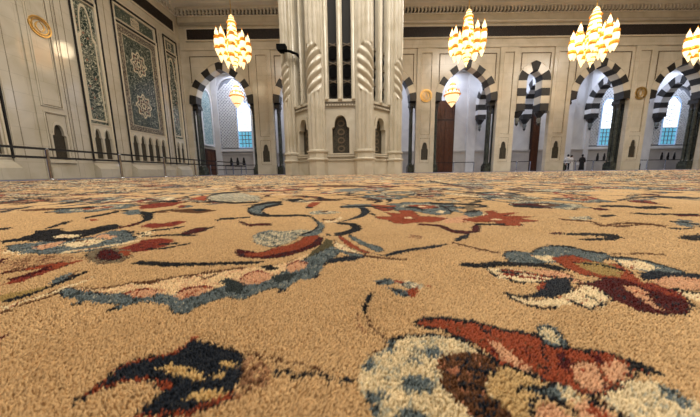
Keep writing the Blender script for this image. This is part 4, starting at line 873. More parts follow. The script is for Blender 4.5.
# ------------------------------------------------------------------ central pier (octagonal)
PX, PY, RA = -.85, 15.96, 2.94
t = empty('marble_pier', (PX,PY,0), 'massive octagonal cream marble pier in the middle with twisted clustered shafts', 'pier')
TB = 2*RA*math.tan(PI/8)
def octo(r): 
    R_ = r/cos(PI/8); return [(R_*cos(PI/8+i*PI/4), R_*sin(PI/8+i*PI/4)) for i in range(8)]
def ocprism(m, r, z0, z1, mi=0):
    o = octo(r); vs = [(x,y,z0) for x,y in o]+[(x,y,z1) for x,y in o]
    m.add(vs, [(i,(i+1)%8,(i+1)%8+8,i+8) for i in range(8)]+[tuple(range(7,-1,-1)),tuple(range(8,16))], mi)
m = MB(); ocprism(m, RA-.45, 0, ZC); m.build('core', M['gap'], t)
m = MB(); ocprism(m, RA-.04, 0, .74); ocprism(m, RA+.01, .74, .8); m.build('base_course', M['pier'], t)
for i in range(8):
    # faces: angle of outward normal
    ang = -PI/2 + i*PI/4
    X = Matrix.Rotation(ang+PI/2,4,'Z') @ Matrix.Translation((0,-RA,0))
    # local: x along face, y into pier
    if i in (3,4,5): 
        m = MB(X); m.prism(rect(-1.25,1.25,.8,ZC), [], .05, .4); m.build('wall_panel', M['pier'], t); continue
    m = MB(X)
    niche = ogee(0,1.1,2.35,2.95,.43)
    slots = [rect(-.56,-.13,3.75,ZC-.3), rect(.13,.56,3.75,ZC-.3)]
    m.prism(rect(-1.25,1.25,.8,ZC), [niche]+slots, .06, .42); f = m.build('wall_panel', M['pier'], t)
    m = MB(X); m.prism(niche, [], .3, .36)
    for k in range(4):
        z = 1.35+k*.42; m.prism([(.2*cos(b),z+.17*sin(b)) for b in [2*PI*q/8 for q in range(8)]], [[(.13*cos(b),z+.1*sin(b)) for b in [2*PI*q/8 for q in range(8)]]], .27, .3, 1)
    m.build('niche_screen', [M['screen'],M['groove']], t)
    m = MB(X)
    m.prism(ogee(0,1.02,2.45,3.15,.58), [niche], .0, .06)
    m.prism(rect(-.9,.9,.92,3.5), [rect(-.8,.8,1.0,3.4)], .0, .06)
    z = .98
    for s in (-1,1):
        z = 1.0
        while z < 3.4: m.box(s*.85-.035,s*.85+.035,-.03,.0,z,z+.07); z += .14
    x = -.82
    while x < .8: m.box(x,x+.07,-.03,0,3.42,3.49); m.box(x,x+.07,-.03,0,.92,.98); x += .14
    m.build('niche_frame', M['pier'], t)
    m = MB(X)
    panel_frame(m,-.93,.93,.89,3.53,.03,-.004,.001); panel_frame(m,-.79,.79,1.01,3.39,.022,-.004,.001); m.box(-1.2,1.2,.035,.062,3.58,3.605)
    z = 1.07
    while z < 3.4:
        for s in (-1,1): m.box(s*.85-.04,s*.85+.04,-.006,.001,z,z+.05)
        z += .14
    x = -.75
    while x < .8: m.box(x,x+.05,-.006,.001,3.42,3.5); x += .14
    m.build('joint_line', M['groove'], t)
    m = MB(X)
    for s in (-1,0,1): m.lathe([(.11,3.66),(.12,3.75),(.085,3.85),(.085,ZC-.3)], s*.345*(2 if s else 0)*.98, .02, 12)
    m.box(-.85,.85,-.02,.1,3.6,3.7)
    m.build('colonnette', M['pier'], t)
    m = MB(X)
    for s in (-1,1):
        m.box(s*.345-.2,s*.345+.2,.3,.34,3.75,ZC-.3,0)
        for k in range(3):
            z = 3.9+k*.85; cx = s*.345
            m.prism([(cx+.2*cos(b),z+.3+.26*sin(b)) for b in [2*PI*q/12 for q in range(12)]], [], .24, .3, 1)
            m.prism([(cx-.2,z+.62),(cx+.2,z+.76),(cx+.2,z+.8),(cx-.2,z+.66)], [], .22, .26, 2); m.prism([(cx-.2,z+.76),(cx+.2,z+.62),(cx+.2,z+.66),(cx-.2,z+.8)], [], .2, .26, 2)
    m.build('slot_grille', [M['gap'],M['lamp'],M['groove']], t)
def fluted_shaft(parent, cx, cy, ang, hand):
    n = 72; prof = []; 
    ZT0, ZT1 = 3.8, 6.25
    zs = [1.22,1.4,1.5,2.2,3.0,3.6,3.78]; z = 3.82
    while z < 6.27: zs.append(z); z += .035
    zs += [6.32,6.7,8,10,12,ZC]
    vs = []
    for z in zs:
        for i in range(n):
            a = 2*PI*i/n
            rel = (a-ang+PI)%(2*PI)-PI
            base = .345+.11*abs(cos(5.5*rel))**.6
            r = base
            if ZT0 < z < ZT1:
                e = min(1,(z-ZT0)/.25,(ZT1-z)/.25)
                tw = .465-.11*(abs(((rel*-4.4*hand+z*14.0)/(2*PI))%1*2-1)**1.5)
                # pointed ends of the twisted zone
                lim = .95*min(1,(z-ZT0)/.5,(ZT1-z)/.5)
                if abs(rel) < lim+.35: r = base+(tw-base)*e
            vs.append((cx+r*cos(a),cy+r*sin(a),z))
    m = MB(); fs = []
    for j in range(len(zs)-1):
        for i in range(n): k=(i+1)%n; fs.append((j*n+i,j*n+k,(j+1)*n+k,(j+1)*n+i))
    m.add(vs, fs, 0, False)
    s = m.build('clustered_shaft', M['pier'], parent)
    m = MB(); m.lathe([(.53,0),(.53,.72),(.58,.76),(.58,.82),(.51,.86),(.5,1.12),(.55,1.16),(.54,1.24),(.44,1.28),(.44,1.32)], cx, cy, 8, 0, False)
    m.build('shaft_base', M['pier'], s)
for i,(x,y) in enumerate(octo(RA)):
    ang = math.atan2(y,x); fluted_shaft(t, x*.985, y*.985, ang, 1 if x < 0 else -1)

# spotlight on a curved bracket at the pier's left side
t = empty('spotlight', (-2.82,14.1,5.72), 'black spotlight on a curved arm fixed to the left of the pier', 'lamp')
m = MB(); m.tube([(.15,0,-.12),(-.05,0,.3),(-.35,-.02,.58),(-.7,-.04,.72),(-1.0,-.05,.76)], [.08,.08,.075,.07,.06], 8); m.tube([(.15,.03,-.1),(-.02,.06,.2),(-.25,.06,.42)], .03, 6); m.build('arm', M['lamp'], t)
m = MB(); m.box(-1.3,-.88,-.22,.14,.74,1.02); m.box(-1.22,-1.0,-.14,.08,.66,.78); m.box(-1.36,-1.3,-.22,.14,.8,1.02); m.build('lamp_head', M['lamp'], t)

# ------------------------------------------------------------------ chandeliers
def lamp_stack(z0, H, r):
    """glass and gilt profile of one lantern stack"""
    g = [(.02,0),(.1*r,.04),(.5*r,.2),(.78*r,.3),(.8*r,.34)]
    return g
def make_chandelier(x, y, zt, zb, R_, label, group):
    H = zt-zb
    t = empty('chandelier', (x,y,zb), label, 'chandelier', group)
    m = MB(); m.tube([(0,0,H*.98),(0,0,ZC-zb+.02)], .03, 6); m.build('hanging_rod', M['gold'], t)
    # central tiered body
    G = MB(); K = MB(); cr = R_*.30
    tiers = [(0,.02,.1),(.05,.15,.35),(.11,.4,.6),(.17,.65,.8),(.24,.85,.95),(.33,1.0,1.05),(.43,1.1,1.1),(.53,1.1,1.05),(.62,1.0,.95),(.70,.9,.82),(.78,.8,.66),(.85,.85,.6),(.91,.5,.5),(.95,.45,.15)]
    for (f0,ra,rb),(f1,_,_) in zip(tiers, tiers[1:]+[(1.0,0,0)]):
        h = (f1-f0)*H; z = f0*H
        K.lathe([(ra*cr*.72,z+.01*h),(ra*cr*1.02,z+.3*h),(rb*cr,z+.8*h),(rb*cr*.7,z+.93*h)], 0,0,14,0,False)
        if f0 > .1: G.lathe([(ra*cr*1.0,z-.05*h),(ra*cr*1.16,z+.02*h),(ra*cr*1.14,z+.09*h),(ra*cr*.9,z+.14*h)], 0,0,14,0,False)
    K.build('crystal_body', M['crystal'], t); G.build('gilt_ring', M['goldglow'], t)
    # rings of lantern stacks
    first = None
    for ring,(n,rr,z0,hh,lr) in enumerate(((9,.88*R_,.2*H,.5*H,.155*R_),(6,.52*R_,.09*H,.56*H,.15*R_))):
        proto = None
        for i in range(n):
            a = 2*PI*(i+.3+ring*.4)/n
            if proto is None:
                k = MB(); prof = []
                k.lathe([(.01,0),(lr*.35,.06*hh),(lr*.75,.15*hh),(lr*.95,.23*hh),(lr*.7,.27*hh)],0,0,9,0,False)
                k.lathe([(lr*.6,.33*hh),(lr*1.0,.37*hh),(lr*1.12,.47*hh),(lr*.95,.58*hh),(lr*.6,.62*hh)],0,0,9,0,False)
                k.lathe([(lr*.5,.69*hh),(lr*.72,.74*hh),(lr*.7,.8*hh),(lr*.4,.88*hh),(lr*.1,.96*hh)],0,0,9,0,False)
                p = k.build('lantern', M['crystal'], t); proto = p
                g = MB(); 
                g.lathe([(lr*1.0,.22*hh),(lr*1.2,.27*hh),(lr*1.1,.32*hh),(lr*.65,.36*hh)],0,0,9,0,False)
                g.lathe([(lr*1.0,.56*hh),(lr*1.15,.62*hh),(lr*1.0,.67*hh),(lr*.5,.71*hh)],0,0,9,0,False)
                g.lathe([(.02,.95*hh),(.03,.98*hh),(.005,1.03*hh)],0,0,6)
                g.build('gilt_crown', M['goldglow'], p)
            else: p = copy_tree(proto, t)
            p.location = (rr*cos(a), rr*sin(a), z0+(.035*H if i%2 else -.01*H)); p.rotation_euler = (0,0,a)
    m = MB()
    for i in range(8):
        a = 2*PI*(i+.3)/8; z = .5*H
        m.tube([(cr*cos(a),cr*sin(a),z-.1),(.5*R_*cos(a),.5*R_*sin(a),z+.08),(.84*R_*cos(a),.84*R_*sin(a),z-.04)], .025, 6)
    m.build('branch', M['gold'], t)
    return t
cw = ['hanging over the left arch','behind the central pier','right of the central pier over the door arch','hanging over the arch with three visitors','cut by the right edge of the picture']
CH = []
for i,(x,w) in enumerate(zip((-9.25,8.03,16.9,25.1),(0,2,3,4))):
    zb, zt = ((7.75,11.72),(7.6,11.85),(7.35,11.75),(7.25,11.7))[i]
    if i == 0:
        t0 = make_chandelier(x,20,zt,zb,1.22,'lit gold and crystal chandelier '+cw[w],'large chandeliers in the hall'); t = t0
    else:
        t = copy_tree(t0); t.location = (x,20,zb); t['label'] = 'lit gold and crystal chandelier '+cw[w]
        if i == 2: t.scale = (1.05,1.05,1.03)
        t.rotation_euler = (0,0,.5*i)
    CH.append(t)
# aisle pendants
def make_pendant(x,y,zt,zb,R_,label):
    H = zt-zb; t = empty('pendant_chandelier', (x,y,zb), label, 'chandelier', 'small chandeliers in the aisle')
    m = MB(); m.tube([(0,0,H),(0,0,11.4-zb)], .025, 6); m.build('hanging_rod', M['gold'], t)
    K = MB(); K.lathe([(.01,0),(.2*R_,.07*H),(.45*R_,.14*H),(.5*R_,.17*H),(.72*R_,.25*H),(.78*R_,.29*H),(.88*R_,.37*H),(.92*R_,.43*H)],0,0,14,0,False)
    K.lathe([(.95*R_,.46*H),(.98*R_,.5*H),(.7*R_,.56*H),(.6*R_,.6*H)],0,0,14,0,False)
    K.lathe([(.5*R_,.63*H),(.52*R_,.68*H),(.42*R_,.75*H),(.34*R_,.78*H)],0,0,12,0,False)
    K.lathe([(.3*R_,.81*H),(.34*R_,.86*H),(.2*R_,.93*H),(.04*R_,1.0*H)],0,0,12,0,False); K.build('crystal_body', M['crystal2'], t)
    G = MB()
    for f,r in ((.44,1.02),(.6,.62),(.79,.4),(.17,.5)): G.lathe([(r*R_*.85,(f-.03)*H),(r*R_*1.12,f*H),(r*R_*.85,(f+.04)*H)],0,0,16,0,False)
    for i in range(10):
        a = 2*PI*i/10; G.lathe([(.03,.5*H),(.07,.53*H),(.05,.58*H),(.01,.64*H)], .85*R_*cos(a), .85*R_*sin(a), 6, 0)
    G.build('gilt_ring', M['goldglow'], t); return t
make_pendant(-13.1,28.3,10.0,7.15,.72,'small lit pendant chandelier inside the left arch')
make_pendant(10.05,28.3,9.7,6.8,.78,'small lit pendant chandelier inside the door arch')

# ------------------------------------------------------------------ barriers
def barrier(name, P, zs, label, post_h=1.03, pr=.045, zb=FZ):
    t = empty(name, (P[0][0],P[0][1],zb), label, 'railing')
    o = Vector((P[0][0],P[0][1],0)); Q = [Vector((p[0],p[1],0))-o for p in P]
    proto = None
    for q in Q:
        if proto is None:
            m = MB(); m.lathe([(.15,0),(.15,.02),(.04,.04),(pr,.06),(pr,post_h-.04),(pr+.015,post_h-.03),(pr+.015,post_h)],0,0,10); proto = m.build('post', M['steel'], t)
        else: c = proto.copy(); C.objects.link(c); c.parent = t; c.location = q
    for z in zs:
        m = MB()
        for a,b in zip(Q,Q[1:]):
            d = (b-a).normalized(); n_ = Vector((-d.y,d.x,0))*.02; h = .035
            vs = [a+n_,a-n_,b-n_,b+n_]; m.add([(v.x,v.y,z-h) for v in vs]+[(v.x,v.y,z+h) for v in vs], [(0,1,2,3),(4,7,6,5),(0,4,5,1),(1,5,6,2),(2,6,7,3),(3,7,4,0)])
        m.build('rail', M['belt'], t)
    return t
barrier('railing', [(-10.3,y) for y in (5.6,8.15,10.7,13.2,15.7,18.2,20.6,23.0)], (1.02,.74), 'long black two-rail barrier with steel posts along the left wall', zb=0)
def bl(u0,u1,n,v=1.45): u0,u1 = S(u0),S(u1); return [tuple(bwp(u0+(u1-u0)*i/(n-1),v))[:2] for i in range(n)]
barrier('railing', bl(-15.6,-10.7,4), (1.0,.55), 'low black railing with posts across the left arch opening')
barrier('railing', bl(8.0,12.2,3), (1.0,), 'low black railing across the arch with the brown door')
barrier('railing', bl(15.2,18.0,3), (1.0,), 'low black railing across the narrow arch')
barrier('railing', bl(20.9,26.1,4), (1.0,), 'low black railing in front of the three visitors')
barrier('railing', bl(28.0,33.4,4), (1.0,), 'low black railing across the rightmost window arch')

# ------------------------------------------------------------------ visitors
def skinned(name, verts, edges, radii, material, parent, sub=1):
    me = bpy.data.meshes.new(name); me.from_pydata(verts, edges, []); o = bpy.data.objects.new(name, me); C.objects.link(o)
    md = o.modifiers.new('s','SKIN'); 
    bm = bmesh.new(); bm.from_mesh(me); ly = bm.verts.layers.skin.verify()
    for v,r in zip(bm.verts,radii): v[ly].radius = r if isinstance(r,tuple) else (r,r)
    bm.verts.ensure_lookup_table(); bm.verts[0][ly].use_root = True
    bm.to_mesh(me); bm.free()
    md2 = o.modifiers.new('u','SUBSURF'); md2.levels = sub; md2.render_levels = sub
    dg = bpy.context.evaluated_depsgraph_get(); me2 = bpy.data.meshes.new_from_object(o.evaluated_get(dg)); o.modifiers.clear(); o.data = me2
    me2.materials.clear(); me2.materials.append(material)
    for p in me2.polygons: p.use_smooth = True
    o.parent = parent; return o
def person(x, y, rz, h, label, top, bottom, robe, bag=False, arm=0.):
    t = empty('person', (x,y,FZ), label, 'person', rz=rz); s = h/1.75
    V = [(0,0,.95),(0,0,1.12),(0,0,1.3),(0,0,1.43),(0,-.01,1.5),(0,-.02,1.6),(0,-.02,1.68),
         (.16,0,1.4),(.23,.0,1.15),(.22+arm,-.1,.93),(.22+arm,-.14,.85),
         (-.16,0,1.4),(-.23,0,1.15),(-.22,-.06,.92),(-.22,-.08,.83),
         (.09,0,.88),(.1,-.02,.5),(.1,.02,.09),(.1,-.12,.04),(-.09,0,.88),(-.1,.02,.5),(-.1,.04,.09),(-.1,-.1,.04)]
    E = [(0,1),(1,2),(2,3),(3,4),(4,5),(5,6),(3,7),(7,8),(8,9),(9,10),(3,11),(11,12),(12,13),(13,14),(0,15),(15,16),(16,17),(17,18),(0,19),(19,20),(20,21),(21,22)]
    Rr = [(.15,.1),(.13,.09),(.15,.1),(.12,.08),.055,(.075,.09),(.07,.085),.06,.045,.033,.04,.06,.045,.033,.04,.085,.06,.045,.04,.085,.06,.045,.04]
    V = [(a*s,b*s,c*s) for a,b,c in V]; Rr = [tuple(q*s for q in r) if isinstance(r,tuple) else r*s for r in Rr]
    skinned('body', V, E, Rr, M['skin'], t)
    n = 18
    def garment(name, prof, mt):
        m = MB(); vs = []
        for rx,ry,z in prof:
            for i in range(n): a = 2*PI*i/n; f = 1+.05*sin(5*a)*(z<.7); vs.append((rx*f*cos(a)*s,ry*f*sin(a)*s,z*s))
        fs = [(j*n+i,j*n+(i+1)%n,(j+1)*n+(i+1)%n,(j+1)*n+i) for j in range(len(prof)-1) for i in range(n)]
        fs.append(tuple((len(prof)-1)*n+i for i in range(n)))
        m.add(vs, fs, 0, True); g = m.build(name, mt, t); return g
    def sleeve(sg, mt):
        m = MB(); k = 7 if sg > 0 else 11; P = [V[k],V[k+1],V[k+2]]; m.tube(P,[.085*s,.07*s,.062*s],10); m.build('sleeve', mt, t)
    if robe:
        garment('robe', [(.26,.22,.04),(.22,.18,.4),(.19,.15,.85),(.17,.13,1.1),(.2,.14,1.3),(.17,.12,1.42),(.07,.07,1.5)], top)
    else:
        garment('shirt', [(.2,.15,.82),(.18,.14,1.0),(.18,.13,1.15),(.21,.14,1.32),(.17,.12,1.43),(.07,.07,1.5)], top)
        for sg in (0,4):
            m = MB(); P = [V[15+sg],V[16+sg],V[17+sg]]; m.tube([(P[0][0],P[0][1],P[0][2]+.05*s)]+P,[.1*s,.11*s,.085*s,.075*s],10); m.build('trouser_leg', bottom, t)
    sleeve(1, top); sleeve(-1, top)
    m = MB(); m.lathe([(.07*s,1.52*s),(.095*s,1.58*s),(.105*s,1.66*s),(.09*s,1.74*s),(.04*s,1.78*s)],0,.02*s,14); m.build('hair', M['hair'], t)
    m = MB()
    for sx in (-.03,.03): m.lathe([(.004,1.625*s),(.011,1.635*s),(.004,1.645*s)],sx*s,-.108*s,6)
    m.lathe([(.02*s,1.585*s),(.014*s,1.6*s),(.005*s,1.63*s)],0,-.11*s,6); m.build('face_features', M['skin'], t)
    if bag:
        m = MB(); m.prism([(.3*s,.62*s),(.52*s,.62*s),(.5*s,.9*s),(.32*s,.9*s)],[],-.2*s,-.1*s)
        b_ = m.build('handbag', M['bagw']); b_.location = (x,y,FZ); b_.rotation_euler = (0,0,rz)
        tag(b_, 'white bag carried by the visitor dressed in black', 'bag')
    return t
def at(px_u, v): p = bwp(S(px_u), v); return p.x, p.y
p = at(22.4,2.2); person(p[0],p[1],2.6,1.72,'person in a white shirt and black trousers, left of the three visitors',M['clothw'],M['clothb'],False,arm=.12)
p = at(22.95,2.4); person(p[0],p[1],.4,1.66,'person in a long white robe, middle of the three visitors',M['clothw'],None,True)
p = at(23.9,2.2); person(p[0],p[1],2.2,1.7,'person in a long black robe, right of the three visitors',M['clothb'],None,True,bag=True)
# ------------------------------------------------------------------ carpet
PAL = dict(b=(199,164,117),P=(168,126,90),T=(100,110,110),K=(20,20,24),N=(27,34,44),R=(148,68,40),M=(74,9,13),V=(122,44,36),S=(208,160,122),
 C=(228,206,164),B=(98,62,36),G=(164,160,140),D=(92,58,34),H=(126,112,88),O=(160,134,80),E=(88,80,54),F=(226,196,150),L=(46,54,54),W=(206,172,114),
 Q=(214,194,154),A=(180,120,88),Y=(196,164,112))
KEYS = list(PAL); PL = np.array([lin(PAL[k]) for k in KEYS]); KI = {k:i for i,k in enumerate(KEYS)}
CAMZ = .15; F_PX = 250.0
CR = (-10.55, 44.0, -13.0, 18.2)     # carpet rectangle

# motifs woven further out: flowers, leaves and scrolling vines
def far_motifs():
    r = random.Random(21); out = []
    def flower(cx,cy,s,sty):
        n = 40; ph = r.random()*6; nl = r.choice((5,6,8,9))
        def lob(k, q, rr): return [c for i in range(n) for c in (cx+s*rr*(1+k*abs(cos(nl/2*(2*PI*i/n+ph))))*cos(2*PI*i/n), cy+s*rr*(1+k*abs(cos(nl/2*(2*PI*i/n+ph))))*sin(2*PI*i/n))]
        a,b_,c_,d = sty
        out.append(('K',lob(.35,0,.8))); out.append((a,lob(.35,0,.76))); out.append((b_,lob(.3,0,.5))); out.append((c_,lob(.5,0,.28))); out.append((d,lob(.2,0,.12)))
    def ribbon(pts,w,c):
        up=[];dn=[]
        for i,(x,y) in enumerate(pts):
            x0,y0 = pts[max(i-1,0)]; x1,y1 = pts[min(i+1,len(pts)-1)]; L_ = math.hypot(x1-x0,y1-y0) or 1
            ww = w*sin(PI*(i+.6)/(len(pts)+.2))
            up.append((x-(y1-y0)/L_*ww, y+(x1-x0)/L_*ww)); dn.append((x+(y1-y0)/L_*ww, y-(x1-x0)/L_*ww))
        out.append((c,[q for p in up+dn[::-1] for q in p]))
    def curve(cx,cy,s,k):
        a = r.random()*6.28; pts = []; x,y = cx,cy
        for i in range(12): pts.append((x,y)); x += s/12*cos(a)*1.2; y += s/12*sin(a)*1.2; a += k
        return pts
    st = [('G','T','D','C'),('G','C','T','K'),('T','G','R','C'),('D','S','M','C'),('C','G','V','O'),('G','H','T','C'),('T','C','S','M'),('S','T','N','C'),('G','T','R','C'),('M','R','S','C'),('K','T','C','R')]
    y = 1.16
    while y < 15:
        step = .25 if y < 1.9 else .34 if y < 4 else .6; big = 1 if y < 1.9 else 1.5 if y < 4 else 2.6
        x = -1.9*y-.5
        while x < 2.0*y+.5:
            cx = x+r.uniform(-.14,.14); cy = y+r.uniform(-.14,.14)
            if CR[0]+.4 < cx < CR[1]-.4 and r.random() < .96:
                k = r.random()
                if k < .34: flower(cx,cy,r.uniform(.08,.17)*big,r.choice(st))
                elif k < .58:
                    p_ = curve(cx,cy,r.uniform(.3,.7)*big,r.uniform(-.3,.3)); ribbon(p_,.018*big,r.choice('KNKTDH')); 
                elif k < .85:
                    p_ = curve(cx,cy,r.uniform(.18,.35)*big,r.uniform(-.22,.22)); ribbon(p_,.045*big,'K'); ribbon(p_,.036*big,r.choice('TTTDVSCGG')); ribbon(p_,.014*big,r.choice('RNCSM'))
                else:
                    for _ in range(3): ribbon(curve(cx,cy,r.uniform(.1,.2),r.uniform(-.2,.2)),.018,r.choice('VMNTDK'))
            x += step
        y += step*.8
    for _ in range(1500):
        y = 1.3*math.exp(r.random()*2.1); x = r.uniform(-1.8*y,1.9*y)
        if CR[0]+.3 < x < CR[1]-.3:
            p_ = curve(x,y,r.uniform(.08,.22)*(1+.25*y),r.uniform(-.3,.3)); ribbon(p_,.010*(1+.35*y),r.choice('KTDVGMNH'))
    return out

def paint(xy, jit):
    """index of the yarn colour at each carpet point"""
    n = len(xy); idx = np.zeros(n, np.int32); dist_ok = np.hypot(xy[:,0],xy[:,1]) < 30
    p = xy + rng.normal(0,1,xy.shape)*jit[:,None]
    # a little weave wander so that drawn edges are never smooth
    p[:,0] += jit*1.2*np.sin(xy[:,1]*900+xy[:,0]*300); p[:,1] += jit*1.2*np.sin(xy[:,0]*800)
    # knots are counted in steps, so every edge is ragged
    dd = np.hypot(xy[:,0],xy[:,1]); amp = .0002+.0046*np.clip(dd-.1,0,4); cell = np.maximum(.0028,.0028*(.4+1.8*np.minimum(dd,4)))
    lv = 2.0**np.round(np.log2(cell)*2)**1 if False else np.exp2(np.round(np.log2(cell)*1.0))
    ci = np.floor(xy[:,0]/lv*.55).astype(np.int64); cj = np.floor(xy[:,1]/lv*.8).astype(np.int64)
    h = (ci*73856093) ^ (cj*19349663) ^ 91; h = (h*2654435761) & 0xffffffff; h ^= h >> 15; h = (h*2246822519) & 0xffffffff; h ^= h >> 13
    h1 = (h & 0xffff)/65535.-.5; h2 = ((h>>16)&0xffff)/65535.-.5
    p[:,0] += amp*2.0*h1; p[:,1] += amp*2.6*h2
    order = np.argsort(p[:,1]); ys = p[order,1]
    for k, fl in far_motifs()+[(k,f) for k,f in TRACED]:
        q = np.array(fl).reshape(-1,2); y0,y1 = q[:,1].min(), q[:,1].max()
        i0,i1 = np.searchsorted(ys,y0), np.searchsorted(ys,y1)
        if i1 <= i0: continue
        s = order[i0:i1]; P_ = p[s]; mk = (P_[:,0] >= q[:,0].min()) & (P_[:,0] <= q[:,0].max()); s = s[mk]; P_ = P_[mk]
        if not len(s): continue
        ins = np.zeros(len(s), bool); X0,Y0 = P_[:,0],P_[:,1]
        a = q; b_ = np.roll(q,-1,0)
        for (ax,ay),(bx,by) in zip(a,b_):
            if ay == by: continue
            c = ((ay > Y0) != (by > Y0)) & (X0 < (bx-ax)*(Y0-ay)/(by-ay)+ax); ins ^= c
        idx[s[ins]] = KI[k]
        if k in 'TRSGCNMQF' and len(fl) > 12:
            # dark contour yarn, left out here and there
            hit = s[ins]; H_ = P_[ins]
            if len(hit):
                md = np.full(len(hit),9.)
                for (ax,ay),(bx,by) in zip(a,b_):
                    ex,ey = bx-ax,by-ay; L2 = ex*ex+ey*ey
                    if L2 < 1e-12: continue
                    t_ = np.clip(((H_[:,0]-ax)*ex+(H_[:,1]-ay)*ey)/L2,0,1)
                    md = np.minimum(md, np.hypot(H_[:,0]-ax-t_*ex, H_[:,1]-ay-t_*ey))
                w_ = .0011*(1+1.6*np.minimum(np.hypot(H_[:,0],H_[:,1]),3.))
                gate = np.sin(H_[:,0]*61+H_[:,1]*37+ord(k))+np.sin(H_[:,0]*23-H_[:,1]*51)
                on = (md < w_) & (gate > {'T':-.6,'R':-1.0,'M':-1.0,'N':-.5}.get(k,.1))
                idx[hit[on]] = KI['K' if k in 'TRMN' else 'D']
    # the outer field is closely patterned in grey and blue-grey
    fp = np.clip((dd-2.2)/5,0,1)*.62; hh = (h1+.5); base_ = (idx==0)&(hh < fp)
    pick = np.array([KI[c] for c in 'GTHGKTDGHP'])[((h2+.5)*9.99).astype(int)]; idx[base_] = pick[base_]
    # flecked yarns inside the motifs
    def clump(s,o): return np.sin(xy[:,0]*s+o+2*np.sin(xy[:,1]*s*.7))*np.sin(xy[:,1]*s*1.1+o*2+2*np.sin(xy[:,0]*s*.6))
    u = rng.random(n); c1 = clump(420,1.)+.5*clump(180,3.); 
    for a,b_,th in (('G','T',.35),('G','C',-.5),('T','L',.55),('T','G',-1.0),('R','D',-1.05),('Q','G',.72),('Q','C',-.5),('C','S',.9),('S','V',.95),('R','V',.6),('V','R',.35),('V','K',-.95),('M','K',.75),('B','K',.6),('B','A',-.85),('F','S',.55),('P','D',.5),('P','b',-.3),('H','D',.5),('K','N',.6)):
        sel = (idx==KI[a]) & ((c1+.5*(u-.5) > th) if th>0 else (c1+.5*(u-.5) < th)) & (dist_ok); idx[sel] = KI[b_]
    return idx

def colour_of(xy, idx, var):
    col = PL[idx].copy()
    v = 1+rng.normal(0,1,len(xy))*var
    # slow dye change of hand-spun wool
    slow = .5*np.sin(xy[:,0]*5.1+xy[:,1]*2.3)+.5*np.sin(xy[:,1]*7.7-xy[:,0]*3.1)
    col *= (v*(1+.03*slow))[:,None]
    c = np.ones((len(xy),4),np.float32); c[:,:3] = np.clip(col,0.002,1); return c

def np_mesh(name, verts, loops, starts, totals, cols, mt, parent=None):
    me = bpy.data.meshes.new(name); me.vertices.add(len(verts)); me.vertices.foreach_set('co', verts.astype(np.float32).ravel())
    me.loops.add(len(loops)); me.loops.foreach_set('vertex_index', loops.astype(np.int32))
    me.polygons.add(len(starts)); me.polygons.foreach_set('loop_start', starts.astype(np.int32))
    try: me.polygons.foreach_set('loop_total', totals.astype(np.int32))
    except Exception: pass
    me.update(calc_edges=True)
    at_ = me.color_attributes.new('yarn','FLOAT_COLOR','POINT'); at_.data.foreach_set('color', cols.ravel())
    me.materials.append(mt); o = bpy.data.objects.new(name, me); C.objects.link(o)
    if parent is not None: o.parent = parent
    return o

def yarn_mat(name, bump):
    m = mat(name, (200,160,110), .95, spec=.15); nt = m.node_tree; L = nt.links.new; bs = nt.nodes['Principled BSDF']
    at_ = nd(m,'ShaderNodeAttribute'); at_.attribute_name = 'yarn'; L(at_.outputs['Color'], bs.inputs['Base Color'])
    bs.inputs['Sheen Weight'].default_value = .1; bs.inputs['Sheen Roughness'].default_value = .5
    bs.inputs['Sheen Tint'].default_value = (1,.9,.75,1)
    if bump:
        g = nd(m,'ShaderNodeNewGeometry'); nz = nd(m,'ShaderNodeTexNoise'); nz.inputs['Scale'].default_value = 260; nz.inputs['Detail'].default_value = 2
        L(g.outputs['Position'], nz.inputs['Vector']); bp = nd(m,'ShaderNodeBump'); bp.inputs['Strength'].default_value = .6; bp.inputs['Distance'].default_value = .004
        L(nz.outputs['Fac'], bp.inputs['Height']); L(bp.outputs[0], bs.inputs['Normal'])
    return m

# woven ground: log-polar grid around the viewpoint clipped to the carpet rectangle
front = np.linspace(-80,80,1700); back = np.linspace(80,280,60)[1:-1]
TH = np.radians(np.concatenate([front,back])); nt_ = len(TH)
dx, dy = np.sin(TH), np.cos(TH)
with np.errstate(divide='ignore'):
    tx = np.where(dx>0, CR[1]/dx, CR[0]/dx); ty = np.where(dy>0, CR[3]/dy, CR[2]/dy)
rmax = np.minimum(np.abs(tx), np.abs(ty))
# rings: even in picture height, i.e. in 1/r
q1 = np.geomspace(.04,1.0,120)[:-1]; inv = np.linspace(1/1.0,1/18.0,300)[:-1]; q2 = 1/inv; q3 = np.geomspace(18.0,50,14)
RR = np.concatenate([q1,q2,q3]); nr = len(RR)
rg = np.minimum(RR[:,None], rmax[None,:]); gx = rg*dx; gy = rg*dy
xy = np.stack([gx.ravel(),gy.ravel()],1)
dist = np.hypot(xy[:,0],xy[:,1])
idx = paint(xy, np.clip(.0012*dist,.0006,.006))
cols = colour_of(xy, idx, .10)
zz = np.where(dist < 1.6, -.0075, 0.0); zz = np.where((dist>=1.6)&(dist<1.9), -.0075+.0075*(dist-1.6)/.3, zz)
V = np.column_stack([xy, zz]); V = np.vstack([V,[[0,0,-.0075]]]); cols = np.vstack([cols, cols[:1]])
i = np.arange(nr-1)[:,None]; j = np.arange(nt_)[None,:]; j2 = (j+1)%nt_
quads = np.stack([(i*nt_+j), (i*nt_+j2), ((i+1)*nt_+j2), ((i+1)*nt_+j)],-1).reshape(-1,4)
area_ok = np.linalg.norm(V[quads[:,0]]-V[quads[:,3]],axis=1) > 1e-6
quads = quads[area_ok][:, ::-1]
tri = np.column_stack([np.full(nt_,len(V)-1), (np.arange(nt_)+1)%nt_, np.arange(nt_)])
loops = np.concatenate([quads.ravel(), tri.ravel()]); tot = np.concatenate([np.full(len(quads),4), np.full(nt_,3)])
starts = np.concatenate([[0],np.cumsum(tot)[:-1]])
